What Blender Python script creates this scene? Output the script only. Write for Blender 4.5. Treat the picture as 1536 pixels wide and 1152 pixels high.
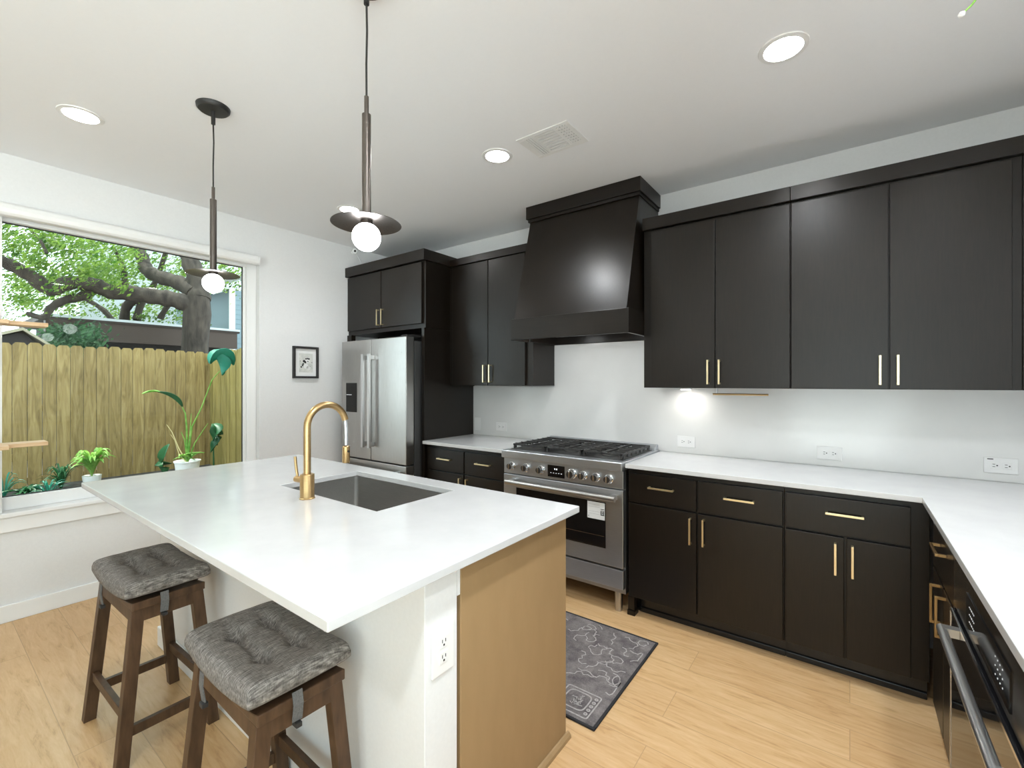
import bpy, bmesh, math, random
from mathutils import Vector, Matrix
for o in list(bpy.data.objects): bpy.data.objects.remove(o, do_unlink=True)
S = bpy.context.scene
C = S.collection
PI = math.pi
random.seed(7)

# ------------------------------------------------------------------ camera
CH = 1.40; YAW = .64037; FPX = 680.1
cam = bpy.data.cameras.new('camera'); cam_o = bpy.data.objects.new('camera', cam); C.objects.link(cam_o)
cam.sensor_width = 36; cam.lens = 36*FPX/1536; cam.shift_y = -2.5/1536; cam.clip_start = .02
cam_o.location = (0, 0, CH); cam_o.rotation_euler = (PI/2, 0, YAW)
S.camera = cam_o
# ------------------------------------------------------------------ world, sun, exposure
S.view_settings.view_transform = 'Standard'; S.view_settings.look = 'None'
S.view_settings.gamma = 1; S.view_settings.exposure = .20
w = bpy.data.worlds.new('sky'); S.world = w; w.use_nodes = True
bg = w.node_tree.nodes['Background']
SKY, GROUND_GLOW = 2.8, 7.4        # pale sky above the horizon, added glow below it to lift the ceiling
wt = w.node_tree; tc = wt.nodes.new('ShaderNodeTexCoord'); sx = wt.nodes.new('ShaderNodeSeparateXYZ'); mr = wt.nodes.new('ShaderNodeMapRange')
wt.links.new(tc.outputs['Generated'], sx.inputs[0]); wt.links.new(sx.outputs[2], mr.inputs[0])
mr.inputs[1].default_value = -.06; mr.inputs[2].default_value = .0
wm = wt.nodes.new('ShaderNodeMix'); wm.data_type = 'RGBA'; wt.links.new(mr.outputs[0], wm.inputs[0])
wm.inputs[6].default_value = (GROUND_GLOW*.98, GROUND_GLOW, GROUND_GLOW*1.01, 1); wm.inputs[7].default_value = (SKY*.84, SKY*.96, SKY*1.02, 1)
wt.links.new(wm.outputs[2], bg.inputs[0]); bg.inputs[1].default_value = 1.0
sd = bpy.data.lights.new('sun', 'SUN'); sd.energy = 7; sd.angle = .01; sd.color = (1, .95, .86)
sun = bpy.data.objects.new('sun', sd); C.objects.link(sun)
_d = Vector((.34, .10, -.95)); sun.rotation_euler = _d.to_track_quat('-Z', 'Y').to_euler(); sun.location = (-8, 0, 12)
LAMP_W = 17.5      # each recessed downlight
GLOBE_L = 17.0     # pendant globe radiance

# ------------------------------------------------------------------ materials
def mat(name, col=(.8, .8, .8), rough=.5, metal=0, spec=.5, emit=None, es=1, coat=0):
    m = bpy.data.materials.new(name); m.use_nodes = True
    b = m.node_tree.nodes['Principled BSDF']
    b.inputs['Base Color'].default_value = (*col, 1); b.inputs['Roughness'].default_value = rough
    b.inputs['Metallic'].default_value = metal; b.inputs['Specular IOR Level'].default_value = spec
    b.inputs['Coat Weight'].default_value = coat
    if emit: b.inputs['Emission Color'].default_value = (*emit, 1); b.inputs['Emission Strength'].default_value = es
    return m
def nd(m, t, **kw):
    n = m.node_tree.nodes.new(t)
    for k, v in kw.items():
        if k in n.inputs: n.inputs[k].default_value = v
        else: setattr(n, k, v)
    return n
def lk(m, a, b): m.node_tree.links.new(a, b)
def bsdf(m): return m.node_tree.nodes['Principled BSDF']
def coords(m, scale=(1, 1, 1)):
    t = nd(m, 'ShaderNodeTexCoord'); p = nd(m, 'ShaderNodeMapping'); p.inputs['Scale'].default_value = scale
    lk(m, t.outputs['Object'], p.inputs['Vector']); return p.outputs['Vector']
def ramp(m, fac, stops):
    r = nd(m, 'ShaderNodeValToRGB'); e = r.color_ramp.elements
    while len(e) < len(stops): e.new(.5)
    for i, (p, c) in enumerate(stops): e[i].position = p; e[i].color = (*c, 1)
    lk(m, fac, r.inputs[0]); return r.outputs[0]
def bump(m, h, strength=.2, dist=.002):
    b = nd(m, 'ShaderNodeBump'); b.inputs['Strength'].default_value = strength; b.inputs['Distance'].default_value = dist
    lk(m, h, b.inputs['Height']); lk(m, b.outputs[0], bsdf(m).inputs['Normal'])
def noise_mat(name, c0, c1, scale, rough=.5, metal=0, detail=4, p0=.3, p1=.7, bstr=0, bdist=.002, spec=.5, nscale=5.0):
    m = mat(name, c0, rough, metal, spec)
    v = coords(m, scale); n = nd(m, 'ShaderNodeTexNoise', Scale=nscale, Detail=detail, Roughness=.6)
    lk(m, v, n.inputs['Vector'])
    lk(m, ramp(m, n.outputs[0], [(p0, c0), (p1, c1)]), bsdf(m).inputs['Base Color'])
    if bstr: bump(m, n.outputs[0], bstr, bdist)
    return m
M = {}
M['wall'] = noise_mat('wall paint', (.75, .75, .745), (.78, .78, .775), (1, 1, 1), .85, bstr=.12, bdist=.002, nscale=90)
M['ceil'] = noise_mat('ceiling paint', (.86, .87, .885), (.87, .88, .895), (1, 1, 1), .9, bstr=.12, bdist=.002, nscale=70)
M['trim'] = mat('white trim paint', (.84, .84, .83), .4)
M['white'] = mat('white plastic', (.82, .82, .81), .35)
M['quartz'] = noise_mat('white quartz', (.56, .56, .556), (.60, .60, .595), (1, 1, 1), .13, nscale=7)
M['splash'] = noise_mat('white slab', (.73, .73, .715), (.77, .77, .755), (1, 1, 1), .16, nscale=3)
def black_wood(name, vertical=True, c0=(.0042, .0024, .0011), c1=(.0092, .0056, .0030)):
    m = noise_mat(name, c0, c1, (14, 14, .8) if vertical else (.8, 14, 14), .33, nscale=14, detail=6, bstr=.10, bdist=.001, spec=.40)
    v = coords(m, (1, 1, 1)); n = nd(m, 'ShaderNodeTexNoise', Scale=180, Detail=3); lk(m, v, n.inputs['Vector'])
    r = nd(m, 'ShaderNodeMapRange'); r.inputs[3].default_value = .27; r.inputs[4].default_value = .40
    lk(m, n.outputs[0], r.inputs[0]); lk(m, r.outputs[0], bsdf(m).inputs['Roughness'])
    return m
M['black'] = black_wood('espresso stained wood')
M['blackh'] = black_wood('espresso stained wood horizontal', False)
M['dark'] = mat('dark cavity', (.008, .007, .006), .7)
M['toe'] = mat('black base paint', (.012, .012, .013), .25)
M['brass'] = noise_mat('brushed brass', (.50, .335, .155), (.60, .41, .20), (2, 2, 60), .30, 1, nscale=20)
M['brassl'] = mat('pale satin brass', (.90, .76, .48), .28, 1)
def brushed(name, sc, c0=(.50, .50, .51), c1=(.62, .62, .63), r=.27):
    m = noise_mat(name, c0, c1, sc, r, 1, nscale=12, detail=3, bstr=.03, bdist=.0005); return m
M['steel'] = brushed('brushed stainless', (1, 1, 40), (.50, .52, .545), (.60, .62, .645), .36)
M['steelh'] = brushed('brushed stainless vertical', (40, 40, 1), (.44, .43, .415), (.52, .51, .495), .33)
M['steeld'] = brushed('sink stainless', (1, 30, 30), (.40, .39, .37), (.48, .465, .445), .36)
M['knobface'] = mat('dark knob face', (.10, .095, .09), .3, .8)
M['bar'] = mat('satin steel bar', (.66, .66, .66), .33, 1)
M['chrome'] = mat('polished steel', (.75, .75, .76), .12, 1)
M['iron'] = noise_mat('cast iron', (.012, .012, .012), (.03, .028, .026), (1, 1, 1), .45, nscale=60, bstr=.2)
M['gloss'] = mat('black glass', (.006, .006, .007), .06)
M['bronze'] = noise_mat('dark bronze', (.12, .105, .095), (.17, .15, .135), (60, 60, 1), .30, 1, nscale=3)
M['bronzed'] = mat('black bronze', (.018, .017, .016), .45)
M['globe'] = mat('lit globe', (1, 1, 1), .4, emit=(.97, .98, 1), es=GLOBE_L)
M['lens'] = mat('lit lens', (1, 1, 1), .4, emit=(1, .99, .97), es=30)
M['tan'] = noise_mat('taupe cabinet panel', (.325, .210, .100), (.35, .228, .112), (1, 1, .3), .42, nscale=20, bstr=.03)
M['stool'] = noise_mat('walnut stained wood', (.050, .026, .013), (.105, .058, .031), (3, 3, .6), .42, nscale=14, detail=6, bstr=.05, spec=.3)
M['paper'] = mat('white paper', (.80, .80, .79), .7)
M['ink'] = mat('black ink', (.02, .02, .02), .7)
M['greyink'] = mat('grey ink', (.45, .45, .45), .7)
M['icon'] = mat('lit icons', (.8, .8, .8), .5, emit=(.9, .95, 1), es=.6)
M['icond'] = mat('dim lit icons', (.5, .5, .5), .5, emit=(.9, .95, 1), es=.35)
M['pframe'] = mat('black picture frame', (.015, .012, .012), .35)
M['strap'] = noise_mat('grey strap', (.09, .088, .085), (.16, .155, .15), (1, 1, 1), .9, nscale=300)
M['water'] = mat('clear hose', (.62, .64, .66), .12, .6)
M['oakshelf'] = noise_mat('butcher block', (.56, .36, .19), (.70, .50, .30), (8, 1, 8), .5, nscale=6)
M['teal'] = mat('rubber black', (.02, .02, .02), .6)
# floor planks
def floor_mat():
    m = mat('light oak planks', rough=.36)
    v = coords(m)
    br = nd(m, 'ShaderNodeTexBrick'); br.offset = .37; br.offset_frequency = 2
    for k, x in (('Scale', 1), ('Mortar Size', .0016), ('Mortar Smooth', .2), ('Bias', 0), ('Brick Width', 1.7), ('Row Height', .19)): br.inputs[k].default_value = x
    br.inputs['Color1'].default_value = (0, 0, 0, 1); br.inputs['Color2'].default_value = (1, 1, 1, 1); br.inputs['Mortar'].default_value = (.5, .5, .5, 1)
    lk(m, v, br.inputs['Vector'])
    # per plank offset for the grain
    mp = nd(m, 'ShaderNodeMapping'); mp.inputs['Scale'].default_value = (1.1, 9, 1)
    add = nd(m, 'ShaderNodeVectorMath', operation='MULTIPLY_ADD'); add.inputs[1].default_value = (7, 3, 5)
    lk(m, br.outputs['Color'], add.inputs[0]); lk(m, v, add.inputs[2]); lk(m, add.outputs[0], mp.inputs['Vector'])
    n = nd(m, 'ShaderNodeTexNoise', Scale=3.2, Detail=8, Roughness=.62, Distortion=1.4); lk(m, mp.outputs[0], n.inputs['Vector'])
    wv = nd(m, 'ShaderNodeTexNoise', Scale=18, Detail=5, Roughness=.7, Distortion=.6); lk(m, mp.outputs[0], wv.inputs['Vector'])
    mx = nd(m, 'ShaderNodeMath', operation='MULTIPLY_ADD'); mx.inputs[1].default_value = .35
    lk(m, wv.outputs[0], mx.inputs[0]); lk(m, n.outputs[0], mx.inputs[2])
    col = ramp(m, mx.outputs[0], [(.42, (.42, .245, .105)), (.60, (.60, .385, .185)), (.85, (.68, .47, .255))])
    hv = nd(m, 'ShaderNodeMix', data_type='RGBA', blend_type='MULTIPLY'); hv.inputs[0].default_value = 1
    tint = ramp(m, br.outputs['Color'], [(0, (.90, .86, .82)), (1, (1.0, 1.0, 1.0))])
    lk(m, col, hv.inputs[6]); lk(m, tint, hv.inputs[7])
    gr = nd(m, 'ShaderNodeMix', data_type='RGBA'); gr.inputs[7].default_value = (.30, .18, .08, 1)
    f2 = nd(m, 'ShaderNodeMath', operation='MULTIPLY'); f2.inputs[1].default_value = .55
    lk(m, br.outputs['Fac'], f2.inputs[0]); lk(m, f2.outputs[0], gr.inputs[0]); lk(m, hv.outputs[2], gr.inputs[6])
    lk(m, gr.outputs[2], bsdf(m).inputs['Base Color']); bump(m, mx.outputs[0], .06, .001)
    return m
M['floor'] = floor_mat()
def fabric_mat():
    m = mat('heathered grey fabric', rough=.95, spec=.15)
    a = coords(m, (420, 22, 60)); b = coords(m, (30, 300, 60))
    n1 = nd(m, 'ShaderNodeTexNoise', Scale=1.6, Detail=3); n2 = nd(m, 'ShaderNodeTexNoise', Scale=1.6, Detail=3)
    lk(m, a, n1.inputs['Vector']); lk(m, b, n2.inputs['Vector'])
    s = nd(m, 'ShaderNodeMath', operation='MULTIPLY_ADD'); s.inputs[1].default_value = .30
    lk(m, n2.outputs[0], s.inputs[0]); lk(m, n1.outputs[0], s.inputs[2])
    lk(m, ramp(m, s.outputs[0], [(.46, (.075, .066, .058)), (.66, (.185, .168, .152)), (.85, (.36, .33, .30))]), bsdf(m).inputs['Base Color'])
    bump(m, s.outputs[0], .35, .002); return m
M['fabric'] = fabric_mat()
def rug_mat():
    m = mat('grey doodle rug', rough=.95, spec=.1)
    v = coords(m)
    n = nd(m, 'ShaderNodeTexNoise', Scale=9, Detail=6, Roughness=.75); lk(m, v, n.inputs['Vector'])
    base = ramp(m, n.outputs[0], [(.3, (.075, .066, .068)), (.7, (.26, .232, .222))])
    f = nd(m, 'ShaderNodeTexNoise', Scale=300, Detail=2); lk(m, v, f.inputs['Vector'])
    b2 = nd(m, 'ShaderNodeMix', data_type='RGBA', blend_type='OVERLAY'); b2.inputs[0].default_value = .55
    lk(m, base, b2.inputs[6]); lk(m, f.outputs[0], b2.inputs[7])
    lk(m, b2.outputs[2], bsdf(m).inputs['Base Color']); bump(m, f.outputs[0], .3, .002); return m
M['rug'] = rug_mat()
M['rugline'] = noise_mat('cream rug line', (.30, .275, .26), (.46, .43, .41), (1, 1, 1), .95, nscale=80)
M['rugedge'] = mat('black rug binding', (.02, .02, .022), .9)
def glass_mat():
    m = bpy.data.materials.new('window glass'); m.use_nodes = True; t = m.node_tree; t.nodes.clear()
    o = t.nodes.new('ShaderNodeOutputMaterial'); a = t.nodes.new('ShaderNodeBsdfTransparent'); g = t.nodes.new('ShaderNodeBsdfGlossy')
    g.inputs['Roughness'].default_value = 0; a.inputs[0].default_value = (.93, .97, .96, 1)
    fr = t.nodes.new('ShaderNodeFresnel'); fr.inputs[0].default_value = 1.22
    mx = t.nodes.new('ShaderNodeMixShader'); t.links.new(fr.outputs[0], mx.inputs[0]); t.links.new(a.outputs[0], mx.inputs[1])
    t.links.new(g.outputs[0], mx.inputs[2]); t.links.new(mx.outputs[0], o.inputs[0]); return m
M['glass'] = glass_mat()
def leaf_mat(name, c0, c1, tr=.5, nscale=3):
    m = bpy.data.materials.new(name); m.use_nodes = True; t = m.node_tree; b = bsdf(m)
    v = coords(m); n = nd(m, 'ShaderNodeTexNoise', Scale=nscale, Detail=3); lk(m, v, n.inputs['Vector'])
    c = ramp(m, n.outputs[0], [(.35, c0), (.65, c1)]); lk(m, c, b.inputs['Base Color']); b.inputs['Roughness'].default_value = .45
    tl = t.nodes.new('ShaderNodeBsdfTranslucent'); lk(m, c, tl.inputs[0])
    mx = t.nodes.new('ShaderNodeMixShader'); mx.inputs[0].default_value = tr
    lk(m, b.outputs[0], mx.inputs[1]); lk(m, tl.outputs[0], mx.inputs[2]); lk(m, mx.outputs[0], t.nodes['Material Output'].inputs[0]); return m
M['leaf'] = leaf_mat('oak leaves', (.040, .125, .012), (.24, .37, .06), .55, 5)  # dark end of the noise carries shading between the leaves
M['leafd'] = leaf_mat('dark leaf', (.012, .085, .030), (.03, .15, .05), .25)
M['leafteal'] = leaf_mat('teal leaf', (.010, .16, .10), (.02, .26, .17), .2)
M['leafb'] = leaf_mat('bright leaf', (.14, .36, .05), (.40, .62, .16), .4, 12)
M['hedge'] = leaf_mat('hedge leaf', (.02, .08, .03), (.08, .20, .08), .3)
M['drystem'] = mat('dry stem', (.55, .45, .22), .7)
M['bark'] = noise_mat('oak bark', (.016, .012, .009), (.070, .055, .043), (1, 1, .35), .9, nscale=9, detail=8, bstr=.8, bdist=.03)
M['picket'] = None
def picket_mat(name, c0, c1, c2):
    m = mat(name, rough=.8)
    v = coords(m, (5, 5, .6)); oi = nd(m, 'ShaderNodeObjectInfo')
    ad = nd(m, 'ShaderNodeVectorMath', operation='MULTIPLY_ADD'); ad.inputs[1].default_value = (30, 30, 30)
    lk(m, oi.outputs['Random'], ad.inputs[0]); lk(m, v, ad.inputs[2])
    n = nd(m, 'ShaderNodeTexNoise', Scale=3, Detail=7, Roughness=.65, Distortion=1.0); lk(m, ad.outputs[0], n.inputs['Vector'])
    c = ramp(m, n.outputs[0], [(.28, c0), (.5, c1), (.75, c2)])
    t = ramp(m, oi.outputs['Random'], [(0, (.82, .80, .76)), (1, (1.08, 1.05, 1.0))])
    mx = nd(m, 'ShaderNodeMix', data_type='RGBA', blend_type='MULTIPLY'); mx.inputs[0].default_value = 1
    lk(m, c, mx.inputs[6]); lk(m, t, mx.inputs[7]); lk(m, mx.outputs[2], bsdf(m).inputs['Base Color'])
    bump(m, n.outputs[0], .3, .01); return m
M['picket'] = picket_mat('weathered cedar', (.16, .106, .038), (.31, .222, .085), (.46, .355, .165))
M['picketg'] = picket_mat('green stained cedar', (.16, .125, .028), (.27, .215, .06), (.33, .275, .10))
M['soil'] = noise_mat('dark soil', (.030, .026, .024), (.10, .09, .08), (1, 1, 1), .95, nscale=9, bstr=.6, bdist=.03)
M['brownroof'] = noise_mat('brown shed roof', (.026, .017, .012), (.042, .027, .020), (1, 1, 1), .7, nscale=4)
M['brownwall'] = mat('dark shed wall', (.016, .013, .011), .8)
M['siding'] = mat('white siding', (.50, .54, .56), .7)
M['bluesiding'] = mat('blue grey siding', (.20, .28, .32), .7)
M['greyroof'] = mat('grey shingle', (.2, .21, .21), .85)
M['blind'] = mat('dark window', (.03, .05, .055), .1)

# ------------------------------------------------------------------ mesh helpers
OFF = {}
def root_off(p): return OFF.get(p.name, Vector((0, 0, 0))) if p else Vector((0, 0, 0))
class MB:
    def __init__(s): s.v = []; s.f = []
    def add(s, vs, fs):
        n = len(s.v); s.v += [tuple(v) for v in vs]; s.f += [tuple(i+n for i in f) for f in fs]; return s
    def box(s, x0, x1, y0, y1, z0, z1):
        x0, x1 = sorted((x0, x1)); y0, y1 = sorted((y0, y1)); z0, z1 = sorted((z0, z1))
        return s.add([(x0, y0, z0), (x1, y0, z0), (x1, y1, z0), (x0, y1, z0), (x0, y0, z1), (x1, y0, z1), (x1, y1, z1), (x0, y1, z1)],
                     [(0, 3, 2, 1), (4, 5, 6, 7), (0, 1, 5, 4), (1, 2, 6, 5), (2, 3, 7, 6), (3, 0, 4, 7)])
    def hexa(s, bot, top):
        return s.add(list(bot)+list(top), [(0, 3, 2, 1), (4, 5, 6, 7), (0, 1, 5, 4), (1, 2, 6, 5), (2, 3, 7, 6), (3, 0, 4, 7)])
    def prism(s, poly, z0, z1):
        n = len(poly)
        return s.add([(x, y, z0) for x, y in poly]+[(x, y, z1) for x, y in poly],
                     [tuple(range(n-1, -1, -1)), tuple(range(n, 2*n))]+[(i, (i+1) % n, n+(i+1) % n, n+i) for i in range(n)])
    def prism_ax(s, poly, a0, a1, axis):   # poly in the plane normal to axis; axis 'x': (y,z); 'y': (x,z)
        n = len(poly)
        def P(p, a): return (a, p[0], p[1]) if axis == 'x' else (p[0], a, p[1])
        return s.add([P(p, a0) for p in poly]+[P(p, a1) for p in poly],
                     [tuple(range(n-1, -1, -1)), tuple(range(n, 2*n))]+[(i, (i+1) % n, n+(i+1) % n, n+i) for i in range(n)])
    def lathe(s, prof, c=(0, 0, 0), n=24, axis=(0, 0, 1)):
        a = Vector(axis).normalized(); u = a.orthogonal().normalized(); w_ = a.cross(u); c = Vector(c)
        vs = []; fs = []; m = len(prof)
        for i in range(n):
            t = 2*PI*i/n; d = u*math.cos(t)+w_*math.sin(t)
            for r, z in prof: vs.append(c+d*r+a*z)
        for i in range(n):
            j = (i+1) % n
            for k in range(m-1): fs.append((i*m+k, j*m+k, j*m+k+1, i*m+k+1))
        if prof[0][0] > 1e-6: fs.append(tuple(i*m for i in range(n-1, -1, -1)))
        if prof[-1][0] > 1e-6: fs.append(tuple(i*m+m-1 for i in range(n)))
        return s.add(vs, fs)
    def cyl(s, p0, p1, r, r1=None, n=16):
        p0, p1 = Vector(p0), Vector(p1); L = (p1-p0).length
        return s.lathe([(r, 0), (r if r1 is None else r1, L)], p0, n, p1-p0)
    def tube(s, pts, rad, n=10):
        pts = [Vector(p) for p in pts]; R = rad if isinstance(rad, (list, tuple)) else [rad]*len(pts)
        vs = []; fs = []; t0 = (pts[1]-pts[0]).normalized(); u = t0.orthogonal().normalized()
        for i, p in enumerate(pts):
            t = (pts[min(i+1, len(pts)-1)]-pts[max(i-1, 0)]).normalized(); u = (u-t*u.dot(t)).normalized(); w_ = t.cross(u)
            for k in range(n):
                a = 2*PI*k/n; vs.append(p+(u*math.cos(a)+w_*math.sin(a))*R[i])
        for i in range(len(pts)-1):
            for k in range(n):
                j = (k+1) % n; fs.append((i*n+k, i*n+j, (i+1)*n+j, (i+1)*n+k))
        fs.append(tuple(range(n-1, -1, -1))); fs.append(tuple((len(pts)-1)*n+k for k in range(n)))
        return s.add(vs, fs)
    def beam(s, p0, p1, wx, wy):     # leg: horizontal rectangles at both ends
        p0, p1 = Vector(p0), Vector(p1)
        def q(p): return [(p.x-wx/2, p.y-wy/2, p.z), (p.x+wx/2, p.y-wy/2, p.z), (p.x+wx/2, p.y+wy/2, p.z), (p.x-wx/2, p.y+wy/2, p.z)]
        return s.hexa(q(p0), q(p1))
    def strip(s, pts, width, thick, up):   # flat ribbon with thickness
        pts = [Vector(p) for p in pts]; up = Vector(up); vs = []; fs = []
        for i, p in enumerate(pts):
            t = (pts[min(i+1, len(pts)-1)]-pts[max(i-1, 0)]).normalized(); sd_ = t.cross(up).normalized()
            n_ = sd_.cross(t).normalized()
            for a, b in ((-1, -1), (1, -1), (1, 1), (-1, 1)): vs.append(p+sd_*a*width/2+n_*b*thick/2)
        for i in range(len(pts)-1):
            for k in range(4): j = (k+1) % 4; fs.append((i*4+k, i*4+j, i*4+4+j, i*4+4+k))
        fs.append((3, 2, 1, 0)); e = len(pts)*4-4; fs.append((e, e+1, e+2, e+3)); return s.add(vs, fs)
    def build(s, name, m, parent=None, bevel=0, smooth=False, seg=2, off=None):
        o_ = off if off is not None else root_off(parent)
        me = bpy.data.meshes.new(name)
        me.from_pydata([(v[0]-o_[0], v[1]-o_[1], v[2]-o_[2]) for v in s.v], [], s.f); me.update()
        bm = bmesh.new(); bm.from_mesh(me); bmesh.ops.recalc_face_normals(bm, faces=bm.faces); bm.to_mesh(me); bm.free()
        me.materials.append(M[m] if isinstance(m, str) else m)
        ob = bpy.data.objects.new(name, me); C.objects.link(ob)
        if parent: ob.parent = parent
        else: ob.location = o_
        OFF[ob.name] = Vector(o_)
        if smooth:
            for p in me.polygons: p.use_smooth = True
            me.set_sharp_from_angle(angle=math.radians(38))
        if bevel:
            b = ob.modifiers.new('bevel', 'BEVEL'); b.width = bevel; b.segments = seg; b.limit_method = 'ANGLE'; b.angle_limit = .6
        return ob
def tag(o, label, cat, group=None):
    o['label'] = label; o['category'] = cat
    if group: o['group'] = group
    return o
def thing(name, label, cat, loc=(0, 0, 0), group=None):
    o = bpy.data.objects.new(name, None); C.objects.link(o); o.location = loc; o.empty_display_size = .1
    OFF[o.name] = Vector(loc); return tag(o, label, cat, group)
def struct(o): o['kind'] = 'structure'; return o
def BOX(*a): return MB().box(*a)
def dup(o, parent=None):
    c = o.copy(); C.objects.link(c); OFF[c.name] = OFF.get(o.name, Vector((0, 0, 0)))
    if parent: c.parent = parent
    for ch in list(o.children): dup(ch, c)
    return c
def U(px, py, zc):                     # a point at depth zc along a sight line (used for the far garden)
    a = (px-768)/FPX; b = -(py-573.5)/FPX; c_, s_ = math.cos(YAW), math.sin(YAW)
    return Vector(((-s_+a*c_)*zc, (c_+a*s_)*zc, CH+b*zc))

# ------------------------------------------------------------------ the room
XL, XR, YB, YR, ZC = -3.95, .93, 3.23, -3.6, 2.735
T = .15
WY0, WY1, WZ0, WZ1 = .342, 1.775, .64, 2.40          # picture window opening
struct(BOX(XL-T, XR+T, YR-T, YB+T, -.12, 0).build('floor', 'floor'))
struct(BOX(XL-T, XR+T, YR-T, YB+T, ZC, ZC+.12).build('ceiling', 'ceil'))
struct(BOX(XL, XR, YB, YB+T, 0, ZC).build('wall_back', 'wall'))
wl = MB(); wl.box(XL-T, XL, YR, WY0, 0, ZC); wl.box(XL-T, XL, WY1, YB, 0, ZC); wl.box(XL-T, XL, WY0, WY1, 0, WZ0-.03); wl.box(XL-T, XL, WY0, WY1, WZ1, ZC)
struct(wl.build('wall_left', 'wall'))
GY0, GY1 = -2.7, .15                                 # unseen glass doors on the right, added to bring in daylight
wr = MB(); wr.box(XR, XR+T, YR, GY0, 0, ZC); wr.box(XR, XR+T, GY1, YB, 0, ZC); wr.box(XR, XR+T, GY0, GY1, 2.5, ZC)
struct(wr.build('wall_right', 'wall'))
fr = MB(); fr.box(XR+.03, XR+.09, GY0, GY0+.06, 0, 2.5); fr.box(XR+.03, XR+.09, GY1-.06, GY1, 0, 2.5); fr.box(XR+.03, XR+.09, GY0+.06, GY1-.06, 2.44, 2.5); fr.box(XR+.03, XR+.09, GY0+.06, GY1-.06, 0, .05)
fr.box(XR+.03, XR+.09, -1.66, -1.58, .05, 2.44)
d_ = struct(fr.build('added_door_2', 'trim')); MB().box(XR+.057, XR+.063, GY0+.06, GY1-.06, .05, 2.44).build('pane', 'glass', d_)
RX0, RX1, RZ1 = -.9, .88, 2.60                        # rear glass doors out of view, added as a daylight source
wr = MB(); wr.box(XL, RX0, YR-T, YR, 0, ZC); wr.box(RX1, XR, YR-T, YR, 0, ZC); wr.box(RX0, RX1, YR-T, YR, RZ1, ZC)
struct(wr.build('wall_rear', 'wall'))
fr = MB(); fr.box(RX0, RX0+.06, YR-.09, YR-.03, 0, RZ1); fr.box(RX1-.06, RX1, YR-.09, YR-.03, 0, RZ1); fr.box(RX0, RX1, YR-.09, YR-.03, RZ1-.06, RZ1); fr.box(RX0, RX1, YR-.09, YR-.03, 0, .05)
for k in (1,): x = RX0+(RX1-RX0)*k/2; fr.box(x-.04, x+.04, YR-.09, YR-.03, 0, RZ1)
d_ = struct(fr.build('added_door_1', 'trim')); MB().box(RX0+.06, RX1-.06, YR-.063, YR-.057, .05, RZ1-.06).build('pane', 'glass', d_)
struct(BOX(XL, XL+.014, YR, 2.4, 0, .10).build('baseboard_left', 'trim', bevel=.003))
struct(MB().box(XR-.014, XR, .16, .28, 0, .10).build('baseboard_right', 'trim', bevel=.003))
# picture window: frame set deep in the opening
gx = XL-.085
f = MB(); fw = .075
f.box(gx-.03, gx+.03, WY0-.05, WY0+.004, WZ0, WZ1); f.box(gx-.03, gx+.03, WY1-fw, WY1, WZ0, WZ1)
f.box(gx-.03, gx+.03, WY0, WY1-fw, WZ0, WZ0+.075); f.box(gx-.03, gx+.03, WY0, WY1-fw, WZ1-.045, WZ1)
f.box(gx-.01, gx+.012, WY1-fw-.02, WY1-fw, WZ0+.07, WZ1-.04)
win = struct(f.build('window_1', 'trim', bevel=.004))
BOX(gx-.022, gx-.016, WY0-.02, WY1-fw+.004, WZ0+.07, WZ1-.04).build('pane', 'glass', win)
g = MB(); g.box(gx-.012, gx-.004, WY1-fw-.026, WY1-fw-.016, WZ0+.07, WZ1-.05); g.box(gx-.012, gx-.004, WY0, WY1-fw-.02, WZ0+.072, WZ0+.080); g.box(gx-.012, gx-.004, WY0, WY1-fw-.02, WZ1-.052, WZ1-.045)
g.build('gasket', 'teal', win)
BOX(XL-.09, XL+.035, WY0-.09, WY1+.07, WZ0-.028, WZ0).build('window_sill', 'trim', win, bevel=.006)
BOX(XL+.0005, XL+.018, WY0-.06, WY1+.04, WZ0-.115, WZ0-.0285).build('sill_apron', 'trim', win, bevel=.003)
# unseen eave above the window, added so sun reaches only the sill
struct(BOX(XL-T-.62, XL-T, -1.5, 3.4, 2.62, 2.78).build('added_eave', 'trim'))
# roller shade cassette
sh = thing('roller_shade', 'white roller shade rolled up in a cassette along the top of the picture window', 'window shade', (XL+.04, 1.0, 2.40))
pr = [(XL+.002, 2.365), (XL+.055, 2.365), (XL+.068, 2.378), (XL+.072, 2.40), (XL+.066, 2.425), (XL+.050, 2.438), (XL+.002, 2.438)]
MB().prism_ax(pr, WY0-.4, WY1-.035, 'y').build('cassette', 'trim', sh, bevel=.003)
MB().prism_ax([(p[0]*1, p[1]) for p in pr], WY1-.034, WY1-.022, 'y').build('end_cap', 'white', sh, bevel=.003)

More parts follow.
